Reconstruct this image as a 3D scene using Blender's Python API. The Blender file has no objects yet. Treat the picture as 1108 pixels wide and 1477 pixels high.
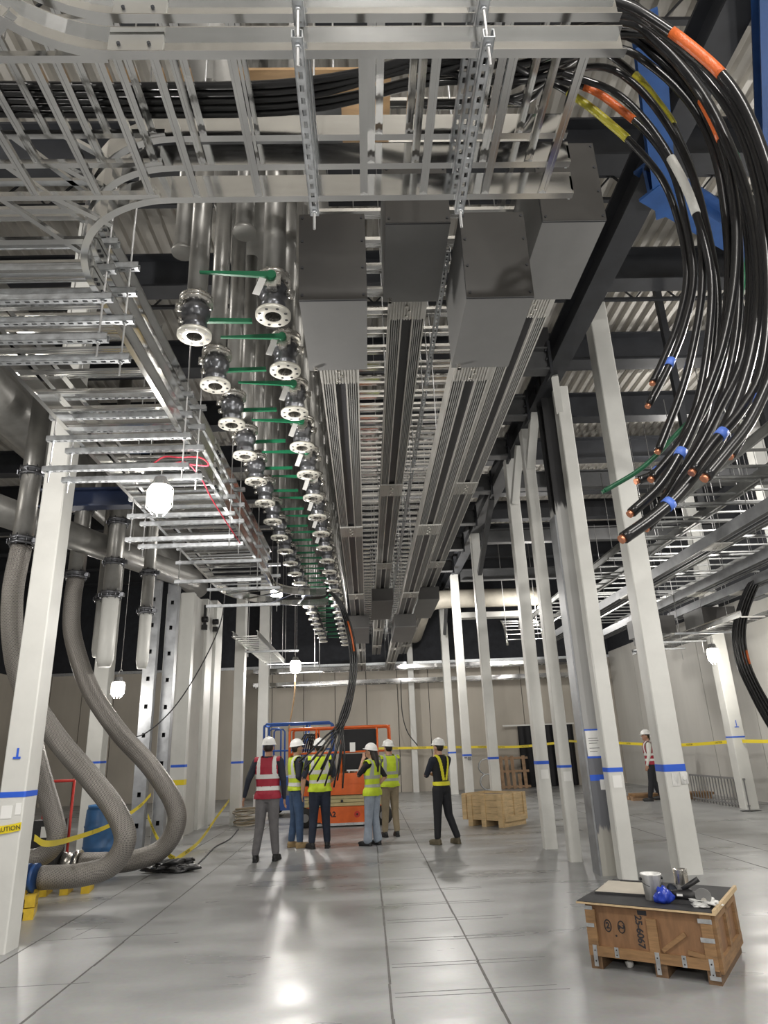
import bpy, bmesh, math, random
import numpy as np
from mathutils import Vector, Matrix
random.seed(7)
PI = math.pi
scene = bpy.context.scene
COL = scene.collection

# ------------------------------------------------------------------ camera
cam_data = bpy.data.cameras.new('camera')
cam = bpy.data.objects.new('camera', cam_data); COL.objects.link(cam)
cam_data.sensor_fit = 'VERTICAL'; cam_data.sensor_height = 36.0; cam_data.lens = 969.1 / 1477 * 36
cam_data.clip_start = 0.05; cam_data.clip_end = 200
_r = (0.999053, -0.02278086, -0.03706927); _d = (-0.02746397, 0.3306216, -0.94336371); _f = (0.03374653, 0.94348842, 0.32968285)
cam.matrix_world = Matrix(((_r[0], -_d[0], -_f[0], 0), (_r[1], -_d[1], -_f[1], 0), (_r[2], -_d[2], -_f[2], 1.6), (0, 0, 0, 1)))
scene.camera = cam

# ------------------------------------------------------------------ world, exposure
world = bpy.data.worlds.new('world'); scene.world = world; world.use_nodes = True
bg = world.node_tree.nodes['Background']; bg.inputs[0].default_value = (0.90, 0.95, 1.0, 1); bg.inputs[1].default_value = 0.3
scene.view_settings.view_transform = 'Standard'; scene.view_settings.look = 'None'
scene.view_settings.gamma = 1.0; scene.view_settings.use_curve_mapping = False
scene.view_settings.exposure = 0.95
try:
    scene.cycles.max_bounces = 8; scene.cycles.diffuse_bounces = 4; scene.cycles.glossy_bounces = 4
    scene.cycles.sample_clamp_indirect = 4.0
except Exception:
    pass
# work lights strung through the hall: position, watts.  The first four hang in view, the others are unseen, mostly added as fill
LAMP_W = 1.5

# ------------------------------------------------------------------ materials
def _nt(name):
    m = bpy.data.materials.new(name); m.use_nodes = True
    nt = m.node_tree; b = nt.nodes['Principled BSDF']
    return m, nt, b
def mat(name, col, rough=0.5, metal=0.0, var=0.0, vscale=6.0, bump=0.0, bscale=40.0, spec=0.5, rvar=0.0, stretch=None, col2=None):
    m, nt, b = _nt(name)
    b.inputs['Base Color'].default_value = (*col, 1); b.inputs['Roughness'].default_value = rough; b.inputs['Metallic'].default_value = metal
    b.inputs['Specular IOR Level'].default_value = spec
    tc = nt.nodes.new('ShaderNodeTexCoord'); src = tc.outputs['Object']
    if stretch:
        mp = nt.nodes.new('ShaderNodeMapping'); mp.inputs['Scale'].default_value = stretch
        nt.links.new(src, mp.inputs['Vector']); src = mp.outputs['Vector']
    if var or rvar or col2:
        n = nt.nodes.new('ShaderNodeTexNoise'); n.inputs['Scale'].default_value = vscale; n.inputs['Detail'].default_value = 5; n.inputs['Roughness'].default_value = 0.6
        nt.links.new(src, n.inputs['Vector'])
        if var or col2:
            r = nt.nodes.new('ShaderNodeValToRGB')
            c2 = col2 if col2 else tuple(max(0, c * (1 - var)) for c in col)
            c1 = col if col2 else tuple(min(1, c * (1 + var * 0.6)) for c in col)
            r.color_ramp.elements[0].position = 0.3; r.color_ramp.elements[0].color = (*c2, 1)
            r.color_ramp.elements[1].position = 0.7; r.color_ramp.elements[1].color = (*c1, 1)
            nt.links.new(n.outputs['Fac'], r.inputs['Fac']); nt.links.new(r.outputs['Color'], b.inputs['Base Color'])
        if rvar:
            mr = nt.nodes.new('ShaderNodeMapRange'); mr.inputs['To Min'].default_value = max(0.02, rough - rvar); mr.inputs['To Max'].default_value = min(1, rough + rvar)
            mr.inputs['From Min'].default_value = 0.3; mr.inputs['From Max'].default_value = 0.7
            nt.links.new(n.outputs['Fac'], mr.inputs['Value']); nt.links.new(mr.outputs['Result'], b.inputs['Roughness'])
    if bump:
        n2 = nt.nodes.new('ShaderNodeTexNoise'); n2.inputs['Scale'].default_value = bscale; n2.inputs['Detail'].default_value = 4
        nt.links.new(src, n2.inputs['Vector'])
        bp = nt.nodes.new('ShaderNodeBump'); bp.inputs['Strength'].default_value = bump; bp.inputs['Distance'].default_value = 0.01
        nt.links.new(n2.outputs['Fac'], bp.inputs['Height']); nt.links.new(bp.outputs['Normal'], b.inputs['Normal'])
    return m
def emis(name, col, s):
    m, nt, b = _nt(name)
    b.inputs['Base Color'].default_value = (*col, 1); b.inputs['Emission Color'].default_value = (*col, 1); b.inputs['Emission Strength'].default_value = s
    return m
MT = {}
MT['white_paint'] = mat('white_paint', (0.64, 0.64, 0.61), 0.42, var=0.07, vscale=2.5, bump=0.06, bscale=25)
MT['white_wall'] = mat('white_wall', (0.70, 0.70, 0.68), 0.5, var=0.05, vscale=1.2)
MT['right_wall'] = mat('right_wall', (0.52, 0.51, 0.48), 0.6, var=0.12, vscale=0.7, stretch=(1, 1, 0.15))
MT['beige'] = mat('beige', (0.44, 0.405, 0.35), 0.7, var=0.13, vscale=0.9, stretch=(1, 1, 0.2))
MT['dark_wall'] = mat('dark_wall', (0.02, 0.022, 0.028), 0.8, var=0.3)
MT['alu'] = mat('alu', (0.74, 0.74, 0.73), 0.13, 1.0, var=0.2, vscale=1.6, rvar=0.05, stretch=(0.5, 0.5, 3))
MT['alu_bright'] = mat('alu_bright', (0.74, 0.74, 0.72), 0.34, 1.0, var=0.04, vscale=4, rvar=0.04)
MT['galv'] = mat('galv', (0.58, 0.60, 0.62), 0.42, 0.85, var=0.2, vscale=22, rvar=0.12)
MT['galv_col'] = mat('galv_col', (0.30, 0.31, 0.325), 0.45, 0.4, var=0.3, vscale=3.5, rvar=0.1)
MT['dark_steel'] = mat('dark_steel', (0.025, 0.027, 0.032), 0.55, 0.0, var=0.3, vscale=3)
MT['grey_steel'] = mat('grey_steel', (0.085, 0.087, 0.09), 0.5, 0.0, var=0.25, vscale=3)
MT['blue_steel'] = mat('blue_steel', (0.02, 0.075, 0.24), 0.45, 0.0, var=0.25, vscale=3)
MT['navy_steel'] = mat('navy_steel', (0.018, 0.03, 0.075), 0.45, 0.0, var=0.25, vscale=3)
MT['deck'] = mat('deck', (0.52, 0.50, 0.46), 0.5, 0.35, var=0.2, vscale=1.5, stretch=(1, 0.2, 1))
MT['box_grey'] = mat('box_grey', (0.17, 0.17, 0.168), 0.5, 0.0, var=0.06, vscale=4, bump=0.04, bscale=160)
MT['box_cover'] = mat('box_cover', (0.042, 0.040, 0.038), 0.38, 0.0, var=0.06, vscale=4)
MT['fin'] = mat('fin', (0.36, 0.36, 0.35), 0.42, 0.45, var=0.1, vscale=5)
MT['fin_light'] = mat('fin_light', (0.52, 0.51, 0.48), 0.4, 0.4, var=0.08, vscale=5)
MT['black'] = mat('black', (0.012, 0.012, 0.013), 0.5)
MT['duct_core'] = mat('duct_core', (0.03, 0.03, 0.034), 0.45)
MT['cable'] = mat('cable', (0.008, 0.008, 0.009), 0.28, spec=0.6, var=0.2, vscale=30)
MT['green_cable'] = mat('green_cable', (0.012, 0.10, 0.045), 0.4)
MT['copper'] = mat('copper', (0.72, 0.30, 0.17), 0.35, 0.8, var=0.2, vscale=80)
MT['stainless'] = mat('stainless', (0.62, 0.60, 0.56), 0.27, 0.9, var=0.12, vscale=10, rvar=0.08)
MT['pipe'] = mat('pipe', (0.29, 0.285, 0.27), 0.38, 0.6, var=0.18, vscale=4, rvar=0.08)
MT['flange'] = mat('flange', (0.80, 0.78, 0.70), 0.33, 0.35, var=0.08, vscale=20)
MT['valve_body'] = mat('valve_body', (0.18, 0.185, 0.20), 0.3, 0.8, var=0.2, vscale=20)
MT['green'] = mat('green', (0.01, 0.16, 0.07), 0.38)
MT['paper'] = mat('paper', (0.80, 0.80, 0.78), 0.7)
MT['ink'] = mat('ink', (0.02, 0.02, 0.025), 0.7)
MT['red_ink'] = mat('red_ink', (0.55, 0.04, 0.03), 0.6)
MT['blue_tape'] = mat('blue_tape', (0.025, 0.11, 0.62), 0.55)
MT['blue_wrap'] = mat('blue_wrap', (0.10, 0.20, 0.66), 0.5)
MT['orange_tape'] = mat('orange_tape', (0.62, 0.13, 0.03), 0.35, bump=0.3, bscale=90)
MT['yellow_wrap'] = mat('yellow_wrap', (0.42, 0.38, 0.03), 0.35, bump=0.3, bscale=90)
MT['white_wrap'] = mat('white_wrap', (0.50, 0.50, 0.47), 0.35, bump=0.3, bscale=90)
MT['caution'] = mat('caution', (0.78, 0.62, 0.03), 0.35)
MT['crate_wood'] = mat('crate_wood', (0.17, 0.10, 0.052), 0.65, var=0.35, vscale=5, stretch=(1, 1, 6), bump=0.1)
MT['crate_ply'] = mat('crate_ply', (0.235, 0.125, 0.06), 0.55, var=0.3, vscale=4, stretch=(5, 5, 1))
MT['crate_rail'] = mat('crate_rail', (0.27, 0.155, 0.07), 0.6, var=0.35, vscale=6, stretch=(1, 1, 7), bump=0.1)
MT['insulation'] = mat('insulation', (0.42, 0.39, 0.33), 0.55, 0.1, var=0.15, vscale=3)
MT['pine'] = mat('pine', (0.64, 0.47, 0.26), 0.55, var=0.22, vscale=5, stretch=(1, 1, 6))
MT['ply_edge'] = mat('ply_edge', (0.58, 0.43, 0.25), 0.6, var=0.2, vscale=20)
MT['old_pallet'] = mat('old_pallet', (0.30, 0.19, 0.11), 0.7, var=0.35, vscale=6)
MT['plywood'] = mat('plywood', (0.46, 0.30, 0.16), 0.6, var=0.25, vscale=4, stretch=(1, 5, 1))
MT['cardboard'] = mat('cardboard', (0.50, 0.46, 0.39), 0.7, var=0.12, vscale=5)
MT['mat_black'] = mat('mat_black', (0.03, 0.03, 0.032), 0.6, var=0.3, vscale=10)
MT['bucket'] = mat('bucket', (0.72, 0.72, 0.70), 0.4, 0.0, var=0.45, vscale=14, stretch=(1, 1, 0.25))
MT['blue_plastic'] = mat('blue_plastic', (0.02, 0.05, 0.40), 0.25, bump=0.3, bscale=30)
MT['drum_blue'] = mat('drum_blue', (0.035, 0.12, 0.28), 0.42, var=0.2, vscale=4)
MT['yellow_pallet'] = mat('yellow_pallet', (0.62, 0.42, 0.03), 0.45, var=0.25, vscale=9)
MT['orange'] = mat('orange', (0.72, 0.13, 0.02), 0.42, var=0.15, vscale=5)
MT['lift_blue'] = mat('lift_blue', (0.03, 0.10, 0.36), 0.4)
MT['lift_cream'] = mat('lift_cream', (0.52, 0.46, 0.24), 0.5, var=0.15, vscale=5)
MT['rubber'] = mat('rubber', (0.02, 0.02, 0.02), 0.75)
MT['lift_grey'] = mat('lift_grey', (0.20, 0.20, 0.20), 0.5)
MT['plastic_sheet'] = mat('plastic_sheet', (0.010, 0.010, 0.012), 0.5, bump=0.6, bscale=4, spec=0.25)
MT['bag'] = mat('bag', (0.009, 0.009, 0.01), 0.3, bump=0.8, bscale=18, spec=0.7)
MT['white_plastic'] = mat('white_plastic', (0.75, 0.75, 0.73), 0.35)
MT['skin'] = mat('skin', (0.50, 0.29, 0.20), 0.5)
MT['skin_dark'] = mat('skin_dark', (0.40, 0.22, 0.145), 0.5)
MT['hair'] = mat('hair', (0.018, 0.012, 0.010), 0.5, var=0.3, vscale=60)
MT['hard_hat'] = mat('hard_hat', (0.82, 0.82, 0.80), 0.3)
MT['vest_red'] = mat('vest_red', (0.33, 0.014, 0.035), 0.65, var=0.12, vscale=10)
MT['vest_yellow'] = mat('vest_yellow', (0.58, 0.74, 0.03), 0.6, var=0.1, vscale=10)
MT['shaded_alu'] = mat('shaded_alu', (0.34, 0.345, 0.34), 0.4, 0.9, var=0.3, vscale=3)  # tray metal made darker to stand for the dim right aisle
MT['strap_yellow'] = mat('strap_yellow', (0.78, 0.74, 0.03), 0.55)
MT['reflective'] = mat('reflective', (0.66, 0.66, 0.64), 0.4)
MT['reflective_grey'] = mat('reflective_grey', (0.38, 0.40, 0.36), 0.4)
MT['navy'] = mat('navy', (0.016, 0.02, 0.034), 0.75, var=0.2, vscale=15)
MT['tee_black'] = mat('tee_black', (0.010, 0.010, 0.012), 0.75)
MT['tee_grey'] = mat('tee_grey', (0.22, 0.22, 0.20), 0.75)
MT['shirt_white'] = mat('shirt_white', (0.66, 0.66, 0.62), 0.7)
MT['trouser_grey'] = mat('trouser_grey', (0.135, 0.13, 0.135), 0.8, var=0.15, vscale=12)
MT['jeans'] = mat('jeans', (0.055, 0.10, 0.19), 0.8, var=0.3, vscale=8)
MT['jeans_dark'] = mat('jeans_dark', (0.020, 0.028, 0.05), 0.8, var=0.3, vscale=8)
MT['jeans_light'] = mat('jeans_light', (0.30, 0.35, 0.42), 0.8, var=0.2, vscale=8)
MT['khaki'] = mat('khaki', (0.27, 0.22, 0.145), 0.8, var=0.15, vscale=10)
MT['trouser_black'] = mat('trouser_black', (0.012, 0.013, 0.017), 0.75)
MT['boot_tan'] = mat('boot_tan', (0.33, 0.23, 0.11), 0.7)
MT['boot_olive'] = mat('boot_olive', (0.13, 0.11, 0.07), 0.7)
MT['shoe_black'] = mat('shoe_black', (0.012, 0.012, 0.013), 0.5)
MT['lamp_glow'] = emis('lamp_glow', (1.0, 0.93, 0.78), 22.0)
MT['red_wire'] = mat('red_wire', (0.55, 0.03, 0.06), 0.5)
MT['rod'] = mat('rod', (0.5, 0.5, 0.5), 0.4, 0.8)
MT['joint'] = mat('joint', (0.11, 0.105, 0.10), 0.6, var=0.4, vscale=9)
MT['chalk'] = mat('chalk', (0.24, 0.24, 0.24), 0.6, var=0.5, vscale=14)
# floor: burnished concrete with cloudy patches
def floor_mat():
    m, nt, b = _nt('concrete')
    tc = nt.nodes.new('ShaderNodeTexCoord')
    n1 = nt.nodes.new('ShaderNodeTexNoise'); n1.inputs['Scale'].default_value = 0.55; n1.inputs['Detail'].default_value = 6; n1.inputs['Roughness'].default_value = 0.55
    mp = nt.nodes.new('ShaderNodeMapping'); mp.inputs['Scale'].default_value = (0.5, 1.5, 1)
    n2 = nt.nodes.new('ShaderNodeTexNoise'); n2.inputs['Scale'].default_value = 1.2; n2.inputs['Detail'].default_value = 5
    n3 = nt.nodes.new('ShaderNodeTexNoise'); n3.inputs['Scale'].default_value = 24; n3.inputs['Detail'].default_value = 6
    for n in (n1, n3): nt.links.new(tc.outputs['Object'], n.inputs['Vector'])
    nt.links.new(tc.outputs['Object'], mp.inputs['Vector']); nt.links.new(mp.outputs['Vector'], n2.inputs['Vector'])
    a = nt.nodes.new('ShaderNodeMath'); a.operation = 'ADD'; nt.links.new(n1.outputs['Fac'], a.inputs[0]); nt.links.new(n2.outputs['Fac'], a.inputs[1])
    h = nt.nodes.new('ShaderNodeMath'); h.operation = 'MULTIPLY'; h.inputs[1].default_value = 0.5; nt.links.new(a.outputs[0], h.inputs[0])
    r = nt.nodes.new('ShaderNodeValToRGB')
    r.color_ramp.elements[0].position = 0.36; r.color_ramp.elements[0].color = (0.235, 0.24, 0.243, 1)
    r.color_ramp.elements[1].position = 0.62; r.color_ramp.elements[1].color = (0.39, 0.395, 0.395, 1)
    nt.links.new(h.outputs[0], r.inputs['Fac'])
    mx = nt.nodes.new('ShaderNodeMixRGB'); mx.blend_type = 'MULTIPLY'; mx.inputs['Fac'].default_value = 0.25
    nt.links.new(r.outputs['Color'], mx.inputs[1]); nt.links.new(n3.outputs['Color'], mx.inputs[2])
    nt.links.new(mx.outputs['Color'], b.inputs['Base Color'])
    mr = nt.nodes.new('ShaderNodeMapRange'); mr.inputs['From Min'].default_value = 0.35; mr.inputs['From Max'].default_value = 0.65
    mr.inputs['To Min'].default_value = 0.26; mr.inputs['To Max'].default_value = 0.42
    nt.links.new(n2.outputs['Fac'], mr.inputs['Value']); nt.links.new(mr.outputs['Result'], b.inputs['Roughness'])
    bp = nt.nodes.new('ShaderNodeBump'); bp.inputs['Strength'].default_value = 0.03; bp.inputs['Distance'].default_value = 0.01
    nt.links.new(n3.outputs['Fac'], bp.inputs['Height']); nt.links.new(bp.outputs['Normal'], b.inputs['Normal'])
    b.inputs['Specular IOR Level'].default_value = 0.6
    return m
MT['concrete'] = floor_mat()
def braid_mat():
    m, nt, b = _nt('braid')
    tc = nt.nodes.new('ShaderNodeTexCoord'); hs = []
    for sc in ((30, 16, 1), (30, -16, 1)):
        mp = nt.nodes.new('ShaderNodeMapping'); mp.inputs['Scale'].default_value = sc
        w = nt.nodes.new('ShaderNodeTexWave'); w.wave_type = 'BANDS'; w.bands_direction = 'DIAGONAL'; w.inputs['Scale'].default_value = 1.0
        nt.links.new(tc.outputs['UV'], mp.inputs['Vector']); nt.links.new(mp.outputs['Vector'], w.inputs['Vector']); hs.append(w)
    mx = nt.nodes.new('ShaderNodeMath'); mx.operation = 'MAXIMUM'
    nt.links.new(hs[0].outputs['Fac'], mx.inputs[0]); nt.links.new(hs[1].outputs['Fac'], mx.inputs[1])
    n = nt.nodes.new('ShaderNodeTexNoise'); n.inputs['Scale'].default_value = 3
    nt.links.new(tc.outputs['Object'], n.inputs['Vector'])
    r = nt.nodes.new('ShaderNodeValToRGB'); r.color_ramp.elements[0].position = 0.25; r.color_ramp.elements[0].color = (0.045, 0.042, 0.04, 1)
    r.color_ramp.elements[1].position = 0.95; r.color_ramp.elements[1].color = (0.33, 0.31, 0.285, 1)
    nt.links.new(mx.outputs[0], r.inputs['Fac']); nt.links.new(r.outputs['Color'], b.inputs['Base Color'])
    bp = nt.nodes.new('ShaderNodeBump'); bp.inputs['Strength'].default_value = 0.6; bp.inputs['Distance'].default_value = 0.006
    nt.links.new(mx.outputs[0], bp.inputs['Height']); nt.links.new(bp.outputs['Normal'], b.inputs['Normal'])
    b.inputs['Metallic'].default_value = 0.55; b.inputs['Roughness'].default_value = 0.42
    return m
MT['braid'] = braid_mat()
def grey_col_mat():
    # steel column: bare dark steel above 4.9 m, brushed-on grey primer below, a darker patch and a rough pale foot
    m, nt, b = _nt('primed_column')
    tc = nt.nodes.new('ShaderNodeTexCoord'); sp = nt.nodes.new('ShaderNodeSeparateXYZ'); nt.links.new(tc.outputs['Object'], sp.inputs[0])
    n = nt.nodes.new('ShaderNodeTexNoise'); n.inputs['Scale'].default_value = 4; n.inputs['Detail'].default_value = 6
    mp = nt.nodes.new('ShaderNodeMapping'); mp.inputs['Scale'].default_value = (5, 5, 0.7)
    nt.links.new(tc.outputs['Object'], mp.inputs['Vector']); nt.links.new(mp.outputs['Vector'], n.inputs['Vector'])
    ma = nt.nodes.new('ShaderNodeMath'); ma.operation = 'MULTIPLY_ADD'; ma.inputs[1].default_value = 0.5; nt.links.new(n.outputs['Fac'], ma.inputs[0]); nt.links.new(sp.outputs['Z'], ma.inputs[2])
    mr = nt.nodes.new('ShaderNodeMapRange'); mr.inputs['From Max'].default_value = 8.0; nt.links.new(ma.outputs[0], mr.inputs['Value'])
    r = nt.nodes.new('ShaderNodeValToRGB'); r.color_ramp.interpolation = 'LINEAR'
    e = r.color_ramp.elements; e[0].position = 0.0; e[0].color = (0.40, 0.39, 0.35, 1); e[1].position = 1.0; e[1].color = (0.028, 0.028, 0.03, 1)
    for p, c in ((0.095, (0.36, 0.35, 0.32)), (0.10, (0.12, 0.125, 0.14)), (0.205, (0.15, 0.155, 0.17)), (0.22, (0.36, 0.36, 0.36)), (0.50, (0.40, 0.40, 0.39)), (0.63, (0.44, 0.44, 0.43)), (0.638, (0.03, 0.03, 0.032))):
        q = e.new(p); q.color = (*c, 1)
    nt.links.new(mr.outputs['Result'], r.inputs['Fac']); nt.links.new(r.outputs['Color'], b.inputs['Base Color'])
    b.inputs['Roughness'].default_value = 0.5
    return m
MT['primed_column'] = grey_col_mat()

# ------------------------------------------------------------------ mesh helpers
class MB:
    def __init__(s): s.v = []; s.f = []; s.uv = {}; s.mi = []; s.cm = 0; s.sm = []; s.cs = False
    def _add(s, vs, fs, uvs=None):
        o = len(s.v); s.v.extend([tuple(p) for p in vs])
        for k, q in enumerate(fs):
            if uvs: s.uv[len(s.f)] = uvs[k]
            s.f.append(tuple(o + i for i in q)); s.mi.append(s.cm); s.sm.append(s.cs)
        return s
    def box(s, x0, x1, y0, y1, z0, z1):
        return s._add([(x0,y0,z0),(x1,y0,z0),(x1,y1,z0),(x0,y1,z0),(x0,y0,z1),(x1,y0,z1),(x1,y1,z1),(x0,y1,z1)],
                      [(3,2,1,0),(4,5,6,7),(0,1,5,4),(1,2,6,5),(2,3,7,6),(3,0,4,7)])
    def cbox(s, c, size): 
        return s.box(c[0]-size[0]/2, c[0]+size[0]/2, c[1]-size[1]/2, c[1]+size[1]/2, c[2]-size[2]/2, c[2]+size[2]/2)
    def obox(s, c, size, R):
        h = [x/2 for x in size]; c = Vector(c)
        vs = [c + R @ Vector((a*h[0], b*h[1], d*h[2])) for d in (-1,1) for a,b in ((-1,-1),(1,-1),(1,1),(-1,1))]
        return s._add(vs, [(3,2,1,0),(4,5,6,7),(0,1,5,4),(1,2,6,5),(2,3,7,6),(3,0,4,7)])
    def bar(s, p0, p1, w, h, up=(0,0,1)):
        p0 = Vector(p0); p1 = Vector(p1); d = (p1-p0); L = d.length
        if L < 1e-6: return s
        d /= L; u = Vector(up)
        if abs(d.dot(u)) > 0.98: u = Vector((0,1,0))
        x = d.cross(u).normalized(); z = x.cross(d).normalized()
        R = Matrix((x, d, z)).transposed()
        return s.obox((p0+p1)/2, (w, L, h), R)
    def tube(s, path, r, n=8, caps=True, flat=1.0):
        P = [Vector(p) for p in path]; m = len(P)
        rs = r if isinstance(r, (list, tuple)) else [r]*m
        T = []
        for i in range(m):
            a = P[max(0,i-1)]; b = P[min(m-1,i+1)]; t = b-a
            T.append(t.normalized() if t.length > 1e-9 else Vector((0,0,1)))
        u = Vector((0,0,1)) if abs(T[0].z) < 0.9 else Vector((1,0,0))
        u = (u - T[0]*u.dot(T[0])).normalized()
        vs = []; L = 0; Ls = []
        for i in range(m):
            if i: L += (P[i]-P[i-1]).length
            Ls.append(L)
            u = (u - T[i]*u.dot(T[i])).normalized(); w = T[i].cross(u)
            for k in range(n):
                a = 2*PI*k/n
                vs.append(P[i] + u*(math.cos(a)*rs[i]) + w*(math.sin(a)*rs[i]*flat))
        fs = []; uvs = []
        for i in range(m-1):
            for k in range(n):
                k2 = (k+1) % n
                fs.append((i*n+k, i*n+k2, (i+1)*n+k2, (i+1)*n+k))
                uvs.append(((k/n, Ls[i]), ((k+1)/n, Ls[i]), ((k+1)/n, Ls[i+1]), (k/n, Ls[i+1])))
        c0 = s.cs; s.cs = True; s._add(vs, fs, uvs); s.cs = c0
        if caps:
            o = len(s.v) - m*n
            s.f.append(tuple(o+k for k in reversed(range(n)))); s.mi.append(s.cm); s.sm.append(False)
            s.f.append(tuple(o+(m-1)*n+k for k in range(n))); s.mi.append(s.cm); s.sm.append(False)
        return s
    def cyl(s, p0, p1, r, n=12, r1=None): return s.tube([p0, p1], [r, r if r1 is None else r1], n)
    def lathe(s, prof, n=16, c=(0,0,0), R=None, a0=0, a1=2*PI):
        c = Vector(c); full = abs(a1-a0-2*PI) < 1e-6; m = n if full else n+1; vs = []
        for r, z in prof:
            for k in range(m):
                a = a0 + (a1-a0)*k/n
                p = Vector((r*math.cos(a), r*math.sin(a), z)); vs.append(c + (R @ p if R else p))
        fs = []
        for i in range(len(prof)-1):
            for k in range(n):
                k2 = (k+1) % m
                fs.append((i*m+k, i*m+k2, (i+1)*m+k2, (i+1)*m+k))
        c0 = s.cs; s.cs = True; s._add(vs, fs); s.cs = c0
        return s
    def sweep(s, prof, path, side=1, closed_prof=True):
        # prof: (u, w): u sideways (times side, to the left of travel), w up; path horizontal or any with world up
        P = [Vector(p) for p in path]; m = len(P); n = len(prof); vs = []
        for i in range(m):
            a = P[max(0,i-1)]; b = P[min(m-1,i+1)]; t = (b-a).normalized()
            l = Vector((0,0,1)).cross(t)
            if l.length < 1e-4: l = Vector((1,0,0))
            l.normalize(); up = t.cross(l)
            for u, w in prof: vs.append(P[i] + l*(u*side) + up*w)
        fs = []; e = n if closed_prof else n-1
        for i in range(m-1):
            for k in range(e):
                k2 = (k+1) % n; q = (i*n+k, i*n+k2, (i+1)*n+k2, (i+1)*n+k)
                fs.append(q if side < 0 else q[::-1])
        if closed_prof:
            fs.append(tuple(range(n)) if side > 0 else tuple(reversed(range(n))))
            fs.append(tuple((m-1)*n+k for k in (reversed(range(n)) if side > 0 else range(n))))
        return s._add(vs, fs)
    def prism(s, poly, axis, a, b):
        n = len(poly)
        def P(p, t):
            return (t, p[0], p[1]) if axis == 'x' else (p[0], t, p[1]) if axis == 'y' else (p[0], p[1], t)
        vs = [P(p, a) for p in poly] + [P(p, b) for p in poly]
        fs = [tuple(range(n)), tuple(reversed(range(n, 2*n)))] + [(k, n+k, n+(k+1) % n, (k+1) % n) for k in range(n)]
        return s._add(vs, fs)
    def mesh(s, name, mats):
        me = bpy.data.meshes.new(name); me.from_pydata(s.v, [], s.f)
        for m in (mats if isinstance(mats, (list, tuple)) else [mats]): me.materials.append(MT[m] if isinstance(m, str) else m)
        me.polygons.foreach_set('material_index', s.mi); me.polygons.foreach_set('use_smooth', s.sm)
        if s.uv:
            ul = me.uv_layers.new(name='UVMap')
            for p in me.polygons:
                q = s.uv.get(p.index)
                if q:
                    for li, c in zip(p.loop_indices, q): ul.data[li].uv = c
        me.update()
        bm = bmesh.new(); bm.from_mesh(me); bmesh.ops.recalc_face_normals(bm, faces=bm.faces); bm.to_mesh(me); bm.free()
        return me
def tag(o, label=None, cat=None, group=None, kind=None):
    if label: o['label'] = label
    if cat: o['category'] = cat
    if group: o['group'] = group
    if kind: o['kind'] = kind
    return o
def obj(name, me, parent=None, loc=(0,0,0), rot=(0,0,0), label=None):
    o = bpy.data.objects.new(name, me); COL.objects.link(o); o.location = loc; o.rotation_euler = rot
    if parent is not None: o.parent = parent
    if label: o['label'] = label
    return o
def thing(name, label, cat, loc=(0,0,0), rot=(0,0,0), group=None, kind=None):
    o = bpy.data.objects.new(name, None); COL.objects.link(o); o.location = loc; o.rotation_euler = rot; o.empty_display_size = 0.1
    return tag(o, label, cat, group, kind)
def part(name, mb, m, parent, loc=(0,0,0), rot=(0,0,0), label=None, kind=None):
    o = obj(name, mb.mesh(name, m) if isinstance(mb, MB) else mb, parent, loc, rot, label)
    if kind: o['kind'] = kind
    return o
def wpart(name, mb, m, parent, label=None, kind=None):
    # a part whose mesh is written in world coordinates, parent unrotated
    off = Vector((0,0,0)); p = parent
    while p is not None: off += p.location; p = p.parent
    return part(name, mb, m, parent, -off, label=label, kind=kind)
def spline(pts, per=6):
    P = [Vector(p) for p in pts]; P = [P[0]*2-P[1]] + P + [P[-1]*2-P[-2]]; out = []
    for i in range(1, len(P)-2):
        for k in range(per):
            t = k/per; a, b, c, d = P[i-1], P[i], P[i+1], P[i+2]
            out.append(0.5*((2*b) + (c-a)*t + (2*a-5*b+4*c-d)*t*t + (3*b-a-3*c+d)*t**3))
    out.append(P[-2]); return out
def arc(cx, cy, r, a0, a1, z, n=10):
    return [(cx + r*math.cos(a0+(a1-a0)*k/n), cy + r*math.sin(a0+(a1-a0)*k/n), z) for k in range(n+1)]
def text_mesh(name, body, size, m, depth=0.0008, spacing=1.0, weight=0.0):
    cu = bpy.data.curves.new(name, 'FONT'); cu.body = body; cu.size = size; cu.align_x = 'CENTER'; cu.align_y = 'CENTER'; cu.extrude = depth; cu.offset = weight; cu.space_character = spacing
    o = bpy.data.objects.new(name, cu); COL.objects.link(o)
    dg = bpy.context.evaluated_depsgraph_get(); me = bpy.data.meshes.new_from_object(o.evaluated_get(dg))
    bpy.data.objects.remove(o); bpy.data.curves.remove(cu)
    me.materials.clear(); me.materials.append(MT[m]); return me
ORD = ['first', 'second', 'third', 'fourth', 'fifth', 'sixth', 'seventh', 'eighth', 'ninth', 'tenth', 'eleventh', 'twelfth', 'thirteenth', 'fourteenth', 'fifteenth', 'sixteenth', 'seventeenth', 'eighteenth', 'nineteenth', 'twentieth', 'twenty-first', 'twenty-second', 'twenty-third', 'twenty-fourth', 'twenty-fifth', 'twenty-sixth', 'twenty-seventh', 'twenty-eighth', 'twenty-ninth', 'thirtieth']
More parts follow.
